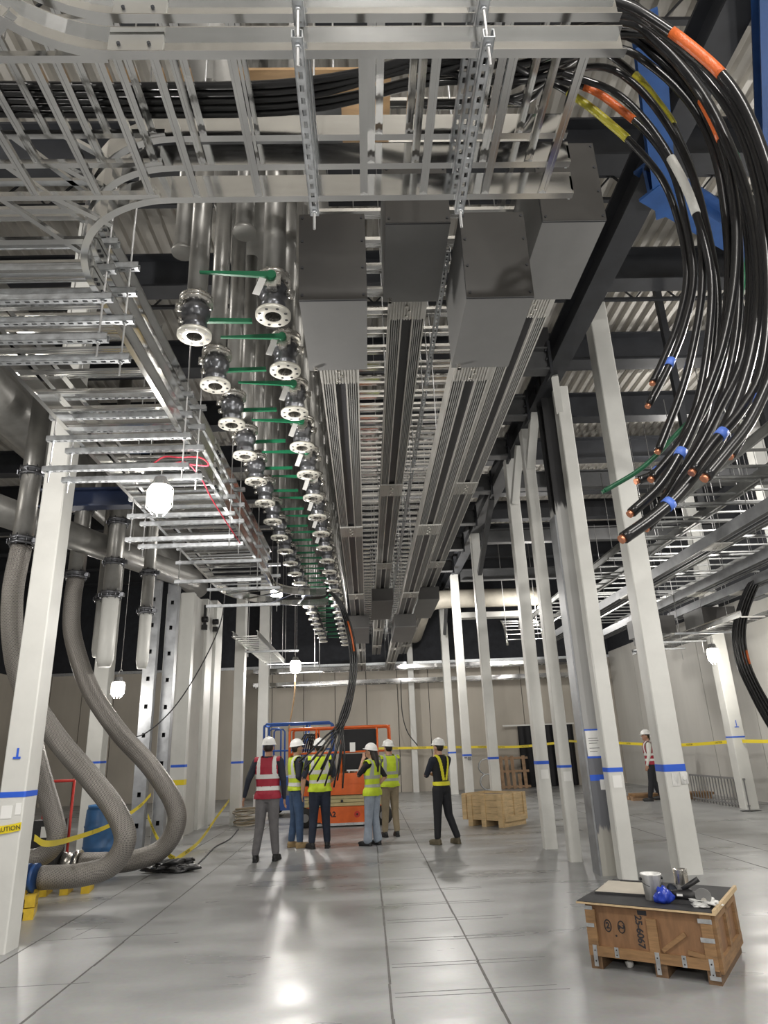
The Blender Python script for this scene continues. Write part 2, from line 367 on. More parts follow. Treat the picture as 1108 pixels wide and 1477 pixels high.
# ================================================================== the setting
def struct(name, mb, m, parent=None):
    o = part(name, mb, m, parent)
    if parent is None: o['kind'] = 'structure'
    return o
floor = struct('floor', MB().box(-14, 14, -7.4, 27, -0.2, 0), 'concrete'); floor['label'] = 'burnished grey concrete floor with saw-cut joints'
for x, y0, y1 in ((-3.15, 3, 24), (-2.29, 3, 20), (0.11, 2, 16), (0.81, 2, 26), (4.91, 4, 26), (5.64, 4, 26)):
    mb = MB(); y = y0; k = 0
    while y < y1:
        y2 = min(y1, y + random.uniform(0.5, 1.1)); w = random.uniform(0.007, 0.011); dx = random.uniform(-0.004, 0.004)
        mb.box(x+dx-w, x+dx+w, y, y2, 0, 0.0012); y = y2
    part('saw_joint', mb, 'joint', floor)
for y in (5.36, 5.45, 6.02, 6.10, 6.73, 6.81, 7.40, 7.50, 8.12, 8.2, 8.85, 8.93, 9.6, 10.4, 11.3):
    part('chalk_line', MB().bar((0.14, y+random.uniform(-.01,.01), 0.0008), (1.32+random.uniform(-.06,.04), y, 0.0008), 0.008, 0.0012), 'chalk', floor)
for a, b in (((-3.3, 6.0), (-2.15, 6.02)), ((-3.2, 7.35), (-1.85, 7.4)), ((-3.0, 8.0), (-2.55, 7.95)), ((-2.95, 7.75), (-2.6, 7.72)), ((-2.85, 7.4), (-2.75, 8.05))):
    part('chalk_line', MB().bar((*a, 0.0008), (*b, 0.0008), 0.010, 0.0012), 'chalk', floor)

# back wall: beige panels to 4.6 m, dark void above
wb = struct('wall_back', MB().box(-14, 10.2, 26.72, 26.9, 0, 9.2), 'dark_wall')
me = MB().box(0.012, 1.188, 0, 0.06, 0.0, 4.62).mesh('wall_panel', 'beige')
for k in range(19): part('wall_panel', me, None, wb, (-13.2+1.2*k, 26.66, 0))
part('top_channel', MB().box(-13.2, 9.6, 26.58, 26.72, 4.60, 4.70), 'galv', wb)
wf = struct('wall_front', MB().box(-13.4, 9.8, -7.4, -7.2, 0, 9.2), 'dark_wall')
me = MB().box(0.012, 1.188, 0, 0.06, 0.0, 4.62).mesh('wall_panel', 'grey_steel')
for k in range(19): part('wall_panel', me, None, wf, (-13.2+1.2*k, -7.2, 0))
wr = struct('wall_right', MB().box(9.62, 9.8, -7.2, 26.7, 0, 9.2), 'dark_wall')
me = MB().box(0, 0.06, 0.012, 2.388, 0, 4.8).mesh('wall_panel', 'right_wall')
for k in range(14): part('wall_panel', me, None, wr, (9.56, -7.0+2.4*k, 0))
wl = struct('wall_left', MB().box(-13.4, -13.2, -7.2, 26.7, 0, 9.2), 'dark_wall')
me = MB().box(-0.06, 0, 0.012, 2.388, 0, 4.6).mesh('wall_panel', 'beige')
for k in range(14): part('wall_panel', me, None, wl, (-13.14, -7.0+2.4*k, 0))

# roof: corrugated deck, cross beams, open-web joists
mb = MB(); x = -13.4; prof = []
while x < 10.0:
    prof += [(x, 8.72), (x+0.075, 8.72), (x+0.10, 8.79), (x+0.175, 8.79)]; x += 0.20
n = len(prof); vs = [(p[0], -7.2, p[1]) for p in prof] + [(p[0], 26.7, p[1]) for p in prof]
mb._add(vs, [(k, k+1, n+k+1, n+k) for k in range(n-1)])
mb.box(-13.4, 10, -7.2, 26.7, 8.80, 8.9)
ceil = struct('ceiling', mb, 'deck'); ceil['label'] = 'corrugated metal roof deck high above the hall'
def ibeam(mb, p0, p1, w, h, t=0.02):
    # I-section, p0 and p1 on the underside centre line
    up = Vector((0,0,h)); a = Vector(p0); b = Vector(p1)
    for o, ww, hh in ((t/2, w, t), (h-t/2, w, t)): mb.bar(a+Vector((0,0,o)), b+Vector((0,0,o)), ww, hh)
    mb.bar(a+up/2, b+up/2, t, h-2*t); return mb
for k in range(10):
    y = 5.85 + 2.13*k
    struct('roof_cross_beam', ibeam(MB(), (-13.2, y, 7.75), (9.6, y, 7.75), 0.3, 0.55, 0.03), 'dark_steel')['label'] = 'dark steel roof beam spanning the hall'
jm = MB()
for z in (0, 0.42): jm.box(-13, 9.4, -0.03, 0.03, z, z+0.045)
x = -13
while x < 9.2:
    jm.bar((x, 0, 0.02), (x+0.35, 0, 0.44), 0.022, 0.022); jm.bar((x+0.35, 0, 0.44), (x+0.7, 0, 0.02), 0.022, 0.022); x += 0.7
jm = jm.mesh('roof_joist', 'dark_steel')
for y in (3.2, 4.6, 6.9, 9.0, 11.1, 13.2, 15.4, 17.5):
    tag(obj('roof_joist', jm, None, (0, y, 8.24)), kind='structure')['label'] = 'dark open-web roof joist under the deck'

# lower steel frame: long beam on the right-hand columns, cross beams framing into it
fb = struct('frame_beam', ibeam(MB(), (2.88, 3.2, 6.62), (2.88, 25.5, 6.62), 0.26, 0.42, 0.03), 'dark_steel')
me_bolt = MB().cyl((0,0,0), (0.03,0,0), 0.022, 6).mesh('bolt', 'dark_steel')
for y in (8.25, 9.65, 11.2, 13.0, 15.1, 17.3, 19.6, 23.2):
    cb = struct('frame_cross_beam', ibeam(MB(), (1.35, y, 6.5), (2.70, y, 6.5), 0.2, 0.36, 0.025), 'grey_steel')
    part('end_plate', MB().box(2.69, 2.73, y-0.12, y+0.12, 6.42, 6.95), 'dark_steel', cb)
    for z in (6.54, 6.68, 6.82):
        for s in (-0.07, 0.07): part('bolt', me_bolt, None, cb, (2.66, y+s, z))
for y in (12.6, 16.4, 20.5):
    struct('frame_cross_beam', ibeam(MB(), (3.05, y, 6.4), (9.4, y, 6.4), 0.2, 0.36, 0.025), 'grey_steel')
struct('knee_brace', MB().bar((2.84, 15.9, 5.5), (2.84, 13.6, 6.6), 0.10, 0.12), 'grey_steel')
struct('knee_brace', MB().bar((2.84, 23.9, 5.3), (2.84, 22.2, 6.6), 0.10, 0.12), 'grey_steel')
# blue crane steel at upper right
struct('blue_beam', ibeam(MB(), (2.2, 3.45, 6.35), (3.05, 5.15, 6.36), 0.2, 0.34, 0.03), 'blue_steel')
struct('blue_beam', ibeam(MB(), (2.75, 4.85, 6.35), (5.2, 6.3, 6.35), 0.22, 0.36, 0.03), 'blue_steel')
struct('blue_beam', ibeam(MB(), (2.80, 2.9, 6.3), (3.8, 4.6, 6.3), 0.2, 0.34, 0.03), 'blue_steel')
struct('blue_beam', ibeam(MB(), (-4.6, 9.2, 5.0), (-3.3, 9.2, 5.0), 0.2, 0.28, 0.03), 'navy_steel')

# columns: white painted square posts with blue tape round them
def column(x, y, w, d, h, label, m='white_paint', tape=1.17, th=0.03, rz=0, foot=True, taped=True):
    c = 0.012
    poly = [(-w/2+c,-d/2),(w/2-c,-d/2),(w/2,-d/2+c),(w/2,d/2-c),(w/2-c,d/2),(-w/2+c,d/2),(-w/2,d/2-c),(-w/2,-d/2+c)]
    e = thing('white_column', label, 'column', (x, y, 0), (0, 0, rz))
    part('shaft', MB().prism(poly, 'z', 0, h), m, e)
    if taped:
        q = [(a*(1+0.006/abs(w)), b*(1+0.006/abs(d))) for a, b in poly]
        part('blue_tape', MB().prism(q, 'z', tape, tape+th), 'blue_tape', e)
    return e
c_left = column(-3.36, 7.06, 0.24, 0.26, 8.7, 'white steel column at far left foreground beside the braided hoses', tape=1.28, th=0.05)
c_big = column(3.88, 9.16, 0.28, 0.28, 8.7, 'broad white column directly behind the brown crate, blue tape and metal bracket', tape=1.17, th=0.085)
c6 = column(3.06, 8.95, 0.19, 0.2, 6.62, 'white column right beside the grey primed steel column', tape=1.2, th=0.05)
c5 = column(2.84, 10.36, 0.17, 0.18, 6.62, 'slim white column immediately left of the grey primed column', tape=1.22, th=0.035)
c4 = column(2.82, 11.62, 0.2, 0.2, 6.62, 'white column standing clear on the floor, third left of the broad column', tape=1.24, th=0.05)
c7 = column(2.86, 16.3, 0.22, 0.22, 6.62, 'white column rising behind the open pine crate', tape=1.24, th=0.05)
c8 = column(2.86, 20.6, 0.24, 0.24, 6.62, 'white column with small dark box, left of the pine crate', tape=1.26, th=0.05)
c9 = column(2.9, 24.6, 0.26, 0.26, 6.62, 'slender distant white column just right of the man in navy', tape=1.3, th=0.05)
c10 = column(1.72, 26.35, 0.22, 0.22, 8.7, 'thin distant white column against the beige back wall', taped=False)
cr = column(8.45, 16.1, 0.3, 0.3, 8.7, 'white column at far right beside the railing', tape=1.5, th=0.03)
cr2 = column(9.1, 13.9, 0.3, 0.3, 8.7, 'white column at the right edge behind the hanging cables', tape=1.5, th=0.03)
cl2 = column(-5.35, 14.2, 0.3, 0.34, 5.95, 'white column behind the blue drum on the left', tape=1.5, th=0.04)
cl3 = column(-3.18, 17.5, 0.24, 0.34, 6.0, 'white column with blue tape ending the white panel wall', tape=1.35, th=0.05)
cl4 = column(-3.62, 24.6, 0.36, 0.3, 8.7, 'distant white column behind the man in red vest', tape=1.3, th=0.05)
crf = column(7.1, 25.9, 0.34, 0.3, 8.7, 'pale distant column at the back wall left of the walking man', tape=1.3, th=0.04)
# knee plates on the tops of two columns
part('knee_plate', MB().bar((2.80, 11.45, 5.7), (2.86, 10.9, 6.6), 0.13, 0.10), 'white_paint', c4, (-2.82, -11.62, 0))
part('knee_plate', MB().bar((2.84, 10.3, 5.9), (2.86, 9.7, 6.66), 0.14, 0.10), 'white_paint', c5, (-2.84, -10.36, 0))
part('knee_plate', MB().bar((3.0, 8.9, 6.2), (2.86, 8.5, 6.6), 0.10, 0.08), 'white_paint', c6, (-3.06, -8.95, 0))
part('mark', MB().box(-0.035, 0.035, -0.139, -0.134, 1.62, 1.64).box(-0.006, 0.012, -0.139, -0.134, 1.64, 1.72), 'blue_tape', c_left)
part('paper_note', MB().box(-0.08, 0.02, -0.135, -0.131, 1.10, 1.21), 'paper', c_left)
part('paper_note', MB().box(0.05, 0.10, -0.135, -0.131, 1.13, 1.23), 'paper', c_left)
part('bracket', MB().box(-0.06, 0.02, -0.15, -0.141, 1.00, 1.15).box(0.05, 0.14, -0.155, -0.141, 1.02, 1.16).cyl((0.095,-0.17,1.09),(0.095,-0.14,1.09),0.025,10), 'bucket', c_big, label='pale metal bracket')
part('bracket', MB().box(-0.1, -0.02, -0.13, -0.121, 1.2, 1.24).box(0.0, 0.1, -0.15, -0.121, 1.15, 1.24), 'lift_grey', c8)
part('paper_note', MB().box(-0.05, 0.07, -0.104, -0.101, 1.02, 1.16), 'paper', c4)
part('paper_note', MB().box(-0.05, 0.06, -0.094, -0.091, 1.04, 1.17), 'paper', c5)
part('paper_note', MB().box(-0.05, 0.06, -0.104, -0.101, 1.02, 1.16), 'paper', c6)
part('mark', MB().box(-0.05, 0.05, -0.156, -0.151, 1.72, 1.74).box(-0.005, 0.01, -0.156, -0.151, 1.74, 1.88), 'blue_tape', cr)
# grey primed wide-flange column
e = thing('steel_column', 'dark wide-flange steel column, grey primer below, notice taped on', 'column', (2.97, 9.35, 0))
pm = MB().box(-0.13, 0.12, -0.15, -0.125, 0, 7.9); part('flange', pm, 'primed_column', e)
part('flange', MB().box(-0.13, 0.12, 0.13, 0.155, 0, 7.9), 'primed_column', e)
part('web', MB().box(-0.015, 0.015, -0.125, 0.13, 0, 7.9), 'primed_column', e)
part('edge_plate', MB().box(-0.155, -0.13, -0.14, 0.15, 0, 4.7), 'galv_col', e)
part('blue_tape', MB().box(-0.132, 0.122, -0.153, -0.150, 1.70, 1.72), 'blue_tape', e)
part('blue_tape', MB().box(-0.132, 0.122, -0.153, -0.150, 1.36, 1.385), 'blue_tape', e)
part('blue_tape', MB().box(-0.132, 0.122, -0.153, -0.150, 1.09, 1.16), 'blue_tape', e)
nt_ = part('notice', MB().box(-0.12, 0.115, -0.155, -0.1505, 1.385, 1.70), 'paper', e)
part('printed_lines', MB().box(-0.09, 0.03, -0.1562, -0.155, 1.60, 1.606).box(-0.09, 0.04, -0.1562, -0.155, 1.57, 1.576).box(-0.09, 0.02, -0.1562, -0.155, 1.54, 1.546).box(-0.09, 0.04, -0.1562, -0.155, 1.48, 1.486).box(-0.09, 0.01, -0.1562, -0.155, 1.44, 1.446), 'ink', nt_)
part('paper_note', MB().box(-0.01, 0.05, -0.1555, -0.151, 0.98, 1.10), 'paper', e)
part('paper_note', MB().box(0.065, 0.115, -0.1555, -0.151, 1.0, 1.12), 'paper', e)

# white panel enclosure on the left and the slotted galvanised posts in front of it
wp = thing('white_enclosure', 'row of tall white wall panels behind the left cable trays', 'partition', (-4.05, 15.2, 0))
for x0, x1, y0, y1, h in ((-4.5, -3.90, 15.3, 16.45, 5.1), (-4.5, -3.96, 16.48, 16.62, 5.1), (-4.5, -3.88, 16.65, 17.35, 5.25), (-4.5, -3.96, 17.38, 17.5, 5.25), (-4.5, -3.84, 17.53, 18.3, 5.4)):
    part('wall_panel', MB().box(x0, x1, y0, y1, 0, h), 'white_paint', wp, (4.05, -15.2, 0))
part('pipe_clamp', MB().box(-0.06, 0.06, -0.35, -0.25, 4.3, 4.42).cyl((-0.07,-0.3,4.55),(0.07,-0.3,4.55),0.07,10).box(-0.03,0.03,-0.32,-0.28,4.4,4.9), 'black', wp, (0.22, 1.3, 0.1))
part('pipe_clamp', MB().box(-0.06, 0.06, -0.35, -0.25, 4.3, 4.42).cyl((-0.07,-0.3,4.55),(0.07,-0.3,4.55),0.07,10), 'black', wp, (0.28, 2.2, 0.2))
def slotted(x, y, w, h, label, rz):
    e = thing('slotted_post', label, 'post', (x, y, 0), (0, 0, rz))
    mb = MB(); z = 0
    mb.box(-w/2, -0.03, -0.02, 0, 0, h); mb.box(0.03, w/2, -0.02, 0, 0, h)
    while z < h:
        mb.box(-0.03, 0.03, -0.02, 0, z, min(h, z+0.42)); z += 0.5
    part('front_face', mb, 'galv_col', e); part('side_face', MB().box(-w/2, -w/2+0.02, 0, 0.28, 0, h).box(w/2-0.02, w/2, 0, 0.28, 0, h), 'galv_col', e)
    part('back_face', MB().box(-w/2, w/2, 0.26, 0.28, 0, h), 'mat_black', e)
slotted(-4.06, 12.95, 0.22, 5.1, 'galvanised slotted post standing left of the white panels', 0.15)
slotted(-3.80, 13.3, 0.20, 5.2, 'galvanised slotted post touching the white panels', 0.1)
e = thing('white_post', 'plain white post with blue and caution tape beside the slotted posts', 'post', (-3.90, 14.9, 0))
part('shaft', MB().box(-0.14, 0.14, -0.1, 0.1, 0, 5.0), 'white_paint', e); part('blue_tape', MB().box(-0.143, 0.143, -0.103, 0.103, 1.36, 1.41), 'blue_tape', e)
part('caution_tape', MB().box(-0.143, 0.143, -0.103, 0.103, 1.02, 1.12), 'caution', e)

for i, (x, y, z) in enumerate(((4.75, 11.6, 4.85), (5.05, 9.3, 4.75), (5.35, 7.8, 4.85))):
    tag(part('hanger_post', MB().box(x-0.05, x+0.05, y-0.05, y+0.05, z, 7.76 if i != 1 else 8.74), 'dark_steel', None), 'black hanging steel post in the right aisle, %s from the camera' % ('third', 'second', 'first')[i], 'post', 'hanging posts in the right aisle')
# ================================================================== cable trays
RH = 0.125; RF = 0.034; RT = 0.005
RAIL = [(0,0),(RF,0),(RF,RT),(RT,RT),(RT,RH-RT),(RF,RH-RT),(RF,RH),(0,RH)]
TZ = (4.0, 4.19, 4.37)
def rung_mesh(L, axis, w=0.034, h=0.020):
    mb = MB(); t = 0.004
    if axis == 'x': mb.box(0, L, -w/2, -w/2+0.011, 0, h).box(0, L, w/2-0.011, w/2, 0, h).box(0, L, -w/2+0.011, w/2-0.011, t, h)
    else: mb.box(-w/2, -w/2+0.011, 0, L, 0, h).box(w/2-0.011, w/2, 0, L, 0, h).box(-w/2+0.011, w/2-0.011, 0, L, t, h)
    return mb.mesh('rung', 'alu')
def strut_mesh(L, name='strut', m='galv'):
    # slotted channel along +X, slots in the underside
    mb = MB(); w = 0.041; t = 0.004; h = 0.041
    mb.box(0, L, -w/2, -w/2+t, 0, h).box(0, L, w/2-t, w/2, 0, h).box(0, L, -w/2, -w/2+0.010, h-t, h).box(0, L, w/2-0.010, w/2, h-t, h)
    mb.box(0, L, -w/2, -0.008, 0, t).box(0, L, 0.008, w/2, 0, t)
    x = 0.0
    while x < L: mb.box(x, min(L, x+0.024), -0.008, 0.008, 0, t); x += 0.052
    return mb.mesh(name, m)
def rod_mesh(h): 
    return MB().cyl((0,0,0), (0,0,h), 0.006, 8).mesh('threaded_rod', 'rod')
ME_NUT = MB().cyl((0,0,0), (0,0,0.012), 0.013, 6).mesh('nut', 'galv')
def rails(parent, path, side, z0, name='side_rail'):
    return wpart(name, MB().sweep(RAIL, path, side), 'alu', parent)
def splice(parent, x, y, z, ax, side):
    # bolted splice plate on the outside of a rail
    mb = MB()
    if ax == 'x':
        mb.box(x-0.10, x+0.10, min(y, y+side*0.008), max(y, y+side*0.008), z+0.012, z+RH-0.012)
        e = wpart('splice_plate', mb, 'alu_bright', parent)
        for dx in (-0.06, 0.05): wpart('bolt', MB().cyl((x+dx, y+side*0.007, z+0.06), (x+dx, y+side*0.018, z+0.06), 0.007, 6), 'dark_steel', e)
    else:
        mb.box(min(x, x+side*0.008), max(x, x+side*0.008), y-0.10, y+0.10, z+0.012, z+RH-0.012)
        e = wpart('splice_plate', mb, 'alu_bright', parent)
        for dy in (-0.07, -0.03, 0.03, 0.07): wpart('bolt', MB().cyl((x+side*0.007, y+dy, z+0.06), (x+side*0.022, y+dy, z+0.06), 0.009, 6), 'dark_steel', e)
YF, YB = 1.79, 2.44; XL, XR = -2.235, -1.43; RC = 0.6
me_rung_y = rung_mesh(YB-YF, 'y'); me_rung_x = rung_mesh(XR-XL, 'x')
TNAME = ('lowest', 'middle', 'topmost')
for k, z in enumerate(TZ):
    e = thing('ladder_tray', '%s of the three ladder trays crossing overhead, nearest the camera' % TNAME[k], 'cable tray', (-0.2, YB, z), group='crossing ladder trays overhead')
    xe = 1.03 + 0.01*k
    rails(e, [(xe, YB, z), (XR+RC, YB, z)] + arc(XR+RC, YB+RC, RC, -PI/2, -PI, z, 14)[1:], -1, z)
    rails(e, [(xe, YF, z), (XR+RC, YF, z)] + arc(XR+RC, YF-RC, RC, PI/2, PI, z, 14)[1:] + [(XR, -0.4, z)], 1, z)
    rails(e, [(XL, -0.4, z), (XL, YB+RC, z)], 1, z)
    # straight stiffener bars across the tee
    for y in (YF, YB): wpart('tee_bar', MB().box(XL, XR+RC-0.05, y-0.014, y+0.014, z+0.004, z+0.03), 'alu', e)
    for x in (-2.0, -1.72, -1.44, -1.16, -0.92, -0.70, -0.42-0.02*k, 0.06+0.03*k, 0.32-0.02*k, 0.62, 0.88-0.03*k):
        part('rung', me_rung_y, None, e, (x+0.2+random.uniform(-.015,.015), YF-YB, 0.006))
    for y in (0.2, 0.5, 0.8, 1.1, 1.4):
        wpart('rung', MB().box(XL, XR-0.02, y-0.017, y+0.017, z+0.006, z+0.026), 'alu', e)
    for y in (2.72, 2.96): wpart('rung', MB().box(XL, XR-0.0+(0.12 if y < 2.8 else 0.02), y-0.017, y+0.017, z+0.006, z+0.026), 'alu', e)
    for a, b in (((-1.36, YB), (-1.16, YB+0.18)), ((-1.60, YB), (-1.38, YB+0.36)), ((-1.36, YF), (-1.14, YF-0.16)), ((-1.6, YF), (-1.40, YF-0.34))):
        wpart('corner_bar', MB().bar((*a, z+0.016), (*b, z+0.016), 0.028, 0.02), 'alu', e)
    splice(e, -0.78, YF-0.005, z, 'x', -1); splice(e, -0.80, YB+0.005, z, 'x', 1); splice(e, XR+0.005, YB+RC+0.1, z, 'y', 1)
    wpart('end_bracket', MB().box(xe-0.01, xe, YB-0.0, YB+0.06, z+0.02, z+0.1), 'galv', e)
me_st = strut_mesh(0.84); me_rod = rod_mesh(2.7); me_rod_s = rod_mesh(0.5)
for x, nm in ((-0.18, 'left'), (0.50, 'right')):
    e = thing('trapeze_support', 'slotted channel support under the crossing trays, %s of the two' % nm, 'support', (x, 1.68, 3.955), group='supports of the crossing trays')
    for z in TZ: part('strut', me_st, None, e, (0, 0, z-0.042-3.955), (0, 0, PI/2))
    for y in (0.03, 0.81):
        part('threaded_rod', me_rod, None, e, (0, y, -0.10)) 
        for z in TZ: part('nut', ME_NUT, None, e, (0, y, z-0.056-3.955))

# left-hand run of three tiers going away, elbow at its far end
for k, z in enumerate(TZ):
    y1 = 10.3 if k == 0 else 9.6 + 0.2*k
    e = thing('ladder_tray', '%s tier of the long ladder tray run on the left' % TNAME[k], 'cable tray', (-1.83, YB+RC, z), group='left ladder tray run')
    y0 = YB+RC+0.004
    if k == 0:
        rails(e, [(XL, y0, z), (XL, y1, z)] + arc(XL+1.45, y1, 1.45, PI, PI/2, z, 14)[1:] + [(-0.62, y1+1.45, z)], 1, z)
        rails(e, [(XR, y0, z), (XR, y1, z)] + arc(XR+0.645, y1, 0.645, PI, PI/2, z, 10)[1:] + [(-0.62, y1+0.645, z)], -1, z)
        for a in (15, 35, 55, 75):
            t = math.radians(180-a); c = (XL+1.45, y1)
            wpart('rung', MB().bar((c[0]+1.44*math.cos(t), c[1]+1.44*math.sin(t), z+0.016), (c[0]+0.65*math.cos(t), c[1]+0.65*math.sin(t), z+0.016), 0.034, 0.02), 'alu', e)
    else:
        rails(e, [(XL, y0, z), (XL, y1, z)], 1, z); rails(e, [(XR, y0, z), (XR, y1, z)], -1, z)
    y = y0 + 0.12 + 0.08*k
    while y < y1:
        part('rung', me_rung_x, None, e, (XL+1.83, y-YB-RC, 0.006)); y += 0.255
    splice(e, XL-0.005, 6.2, z, 'y', -1); splice(e, XR+0.005, 6.2, z, 'y', 1)
me_sl = strut_mesh(1.12); me_rl = rod_mesh(2.9)
for i, y in enumerate((3.12, 3.32, 4.85, 5.08, 6.72, 6.98, 8.6, 10.2)):
    dx = 0.02 if i % 2 else -0.03
    e = thing('trapeze_support', 'slotted channel hanger under the left tray run, %s from the camera' % ORD[i], 'support', (-2.42+dx, y, 3.70), group='hangers of the left tray run')
    for z in (3.70, 3.957, 4.147, 4.327): part('strut', me_sl, None, e, (0, 0, z-3.70))
    for x in (0.05, 1.07):
        part('threaded_rod', me_rl, None, e, (x, 0, -0.09))
        for z in (-0.014, 0.043, 0.243, 0.30): part('nut', ME_NUT, None, e, (x, 0, z))

# overhead trays between and above the bus ducts
me_r2 = rung_mesh(1.5, 'x', 0.06, 0.03); me_far = None
for k, (z, dz) in enumerate(((5.35, 0.30), (5.72, 0.34))):
    e = thing('ladder_tray', '%s ladder tray running above the grey bus ducts' % ('lower', 'upper')[k], 'cable tray', (0.5, 4.0, z), group='trays above the bus ducts')
    wpart('side_rail', MB().sweep(RAIL, [(-0.3, 3.2, z), (-0.3, 24, z)], 1), 'alu', e)
    wpart('side_rail', MB().sweep(RAIL, [(1.2, 3.2, z), (1.2, 24, z)], -1), 'alu', e)
    y = 3.4; far = MB()
    while y < 24:
        if y < 13: part('rung', me_r2, None, e, (-0.8, y-4.0, 0.006))
        else: far.box(-0.3, 1.2, y-0.03, y+0.03, z+0.006, z+0.036)
        y += dz
    wpart('rung', far, 'alu', e, kind='stuff')

# ================================================================== bus ducts with end boxes
DW = 0.29; DH = 0.17
def duct_profile(mb, y0, y1, dark=False):
    for s in (-1, 1):
        def B(a, b, z0, z1): mb.box(min(s*a, s*b), max(s*a, s*b), y0, y1, z0, z1)
        mb.cm = 1; B(0.132, 0.145, 0.0, DH); B(0.040, 0.054, -0.006, 0.05)
        mb.cm = 0
        for f in (0.066, 0.083, 0.100, 0.117): B(f-0.0045, f+0.0045, 0.0, 0.055)
        B(0.054, 0.132, 0.05, 0.06)
    mb.box(-0.132, 0.132, y0, y1, DH-0.03, DH)
    mb.cm = 0
    return mb
def joint_mesh(L):
    mb = MB(); mb.box(-0.147, 0.147, 0, L, -0.012, 0.0)
    n = int(0.28/0.022)
    for k in range(n): mb.box(-0.14+k*0.022, -0.14+k*0.022+0.011, 0, L, -0.022, -0.012)
    return mb.mesh('joint_cover', 'fin_light')
ME_JB = MB().cyl((0,0,0), (0,0,-0.014), 0.013, 8).mesh('bolt', 'stainless')
me_j1 = joint_mesh(0.36); me_j2 = joint_mesh(0.40)
def bus_duct(cx, z, label, y0=4.2, y1=25.4, box=True, far_box=True, joints=(8.2, 12.2, 19.5, 23.0), fm=('fin', 'fin_light'), group='overhead bus ducts'):
    e = thing('bus_duct', label, 'bus duct', (cx, y0, z), group=group)
    mb = duct_profile(MB(), 0, y1-y0); part('finned_housing', mb, list(fm), e)
    yy = 1.6
    while yy < y1-y0:
        part('hanger_rod', MB().cyl((-0.138, yy, 0.1), (-0.138, yy, 8.74-z), 0.006, 6), 'rod', e); part('hanger_rod', MB().cyl((0.138, yy, 0.1), (0.138, yy, 8.74-z), 0.006, 6), 'rod', e); yy += 3.9
    part('dark_core', MB().box(-0.040, 0.040, 0, y1-y0, 0.022, 0.06), 'duct_core', e)
    js = [(y, me_j2) for y in joints]
    if box: js.append((y0+0.02, me_j1))
    for y, m in js:
        j = part('joint_cover', m, None, e, (0, y-y0, 0))
        for q in range(5): part('bolt', ME_JB, None, j, (0.012 if q % 2 else -0.012, 0.05+q*0.065, -0.02))
    if box:
        b = part('end_box', MB().box(-0.205, 0.205, -0.80, 0.0, -0.13, 0.51), 'box_grey', e)
        part('cover_plate', MB().box(-0.205, 0.205, -0.806, -0.80, -0.13, 0.51), 'box_cover', b)
        for x in (-0.185, 0.185):
            for zz in (-0.10, 0.10, 0.30, 0.48): part('screw', MB().cyl((x, -0.806, zz), (x, -0.812, zz), 0.009, 8), 'dark_steel', b)
        part('cover_seam', MB().box(-0.207, 0.207, -0.795, -0.787, -0.132, 0.512), 'dark_steel', b)
        part('lug', MB().box(-0.17, -0.145, -0.05, -0.03, -0.165, -0.13).cyl((-0.1575,-0.04,-0.165),(-0.1575,-0.04,-0.15),0.014,8), 'stainless', b)
    if far_box:
        yb = 14.3 - y0
        b = part('tap_box', MB().box(-0.23, 0.23, yb, yb+2.3, -0.27, -0.01), 'box_cover', e, label='grey tap box hung under the duct')
        part('lid', MB().box(-0.235, 0.235, yb+0.02, yb+2.28, -0.278, -0.27), 'box_grey', b)
    return e
bus_duct(-0.135, 4.28, 'leftmost overhead bus duct, its grey end box beside the valve rows')
bus_duct(0.41, 4.85, 'second bus duct from the left, hung higher with its box between two lower ones')
bus_duct(0.88, 4.28, 'third bus duct from the left, with the largest grey end box in view')
bus_duct(1.41, 4.85, 'rightmost overhead bus duct, its grey box next to the hanging cables')
# slotted channels hung in line between the second and third duct
me_ls = strut_mesh(1.9); me_lr = rod_mesh(1.9)
for k in range(9):
    y = 3.9 + 2.05*k
    e = thing('hanger_channel', 'slotted channel hung on rods between the bus ducts, %s from the camera' % ORD[k], 'support', (0.67, y, 4.92), group='hanger channels between the ducts')
    part('strut', me_ls, None, e, (0, 0, 0), (0, 0, PI/2))
    for yy in (0.2, 1.7): part('threaded_rod', me_lr, None, e, (0, yy, -0.08)); 
    for yy in (0.2, 1.7): part('nut', ME_NUT, None, e, (0, yy, -0.014))
# second set of ducts in the right-hand aisle, its dimness put into darker metals
for x, z, y1, lab in ((5.45, 4.32, 20, 'shade-darkened bus duct in the right aisle nearest the white columns'), (6.85, 4.32, 20.5, 'middle bus duct of the right aisle'), (7.75, 4.32, 16.6, 'bus duct ending in a grey box in the right aisle'), (8.5, 4.32, 14.4, 'bus duct in the right aisle nearest the wall, above the hanging cables')):
    bus_duct(x, z, lab, 7.0, y1, box=False, far_box=False, joints=(9.6, 13.2), fm=('grey_steel', 'galv_col'), group='right aisle bus ducts')
for x, y, z, w, lab in ((7.9, 14.7, 3.86, 0.75, 'grey box hung under the right aisle ducts near the lamp'), (6.9, 15.6, 3.86, 0.8, 'grey box behind the broad column under the right aisle ducts'), (8.15, 18.6, 4.1, 0.7, 'far grey box under the right aisle ducts')):
    e = thing('switch_box', lab, 'box', (x, y, z), group='boxes in the right aisle')
    part('body', MB().box(-w/2, w/2, 0, 0.9, 0, 0.42), 'box_grey', e); part('cover_plate', MB().box(-w/2, w/2, -0.008, 0, 0.005, 0.415), 'box_cover', e)
    [part('hanger_rod', MB().cyl((q, 0.1, 0.42), (q, 0.1, 8.74-z), 0.008, 6), 'rod', e) for q in (-w/2+0.05, w/2-0.05)]
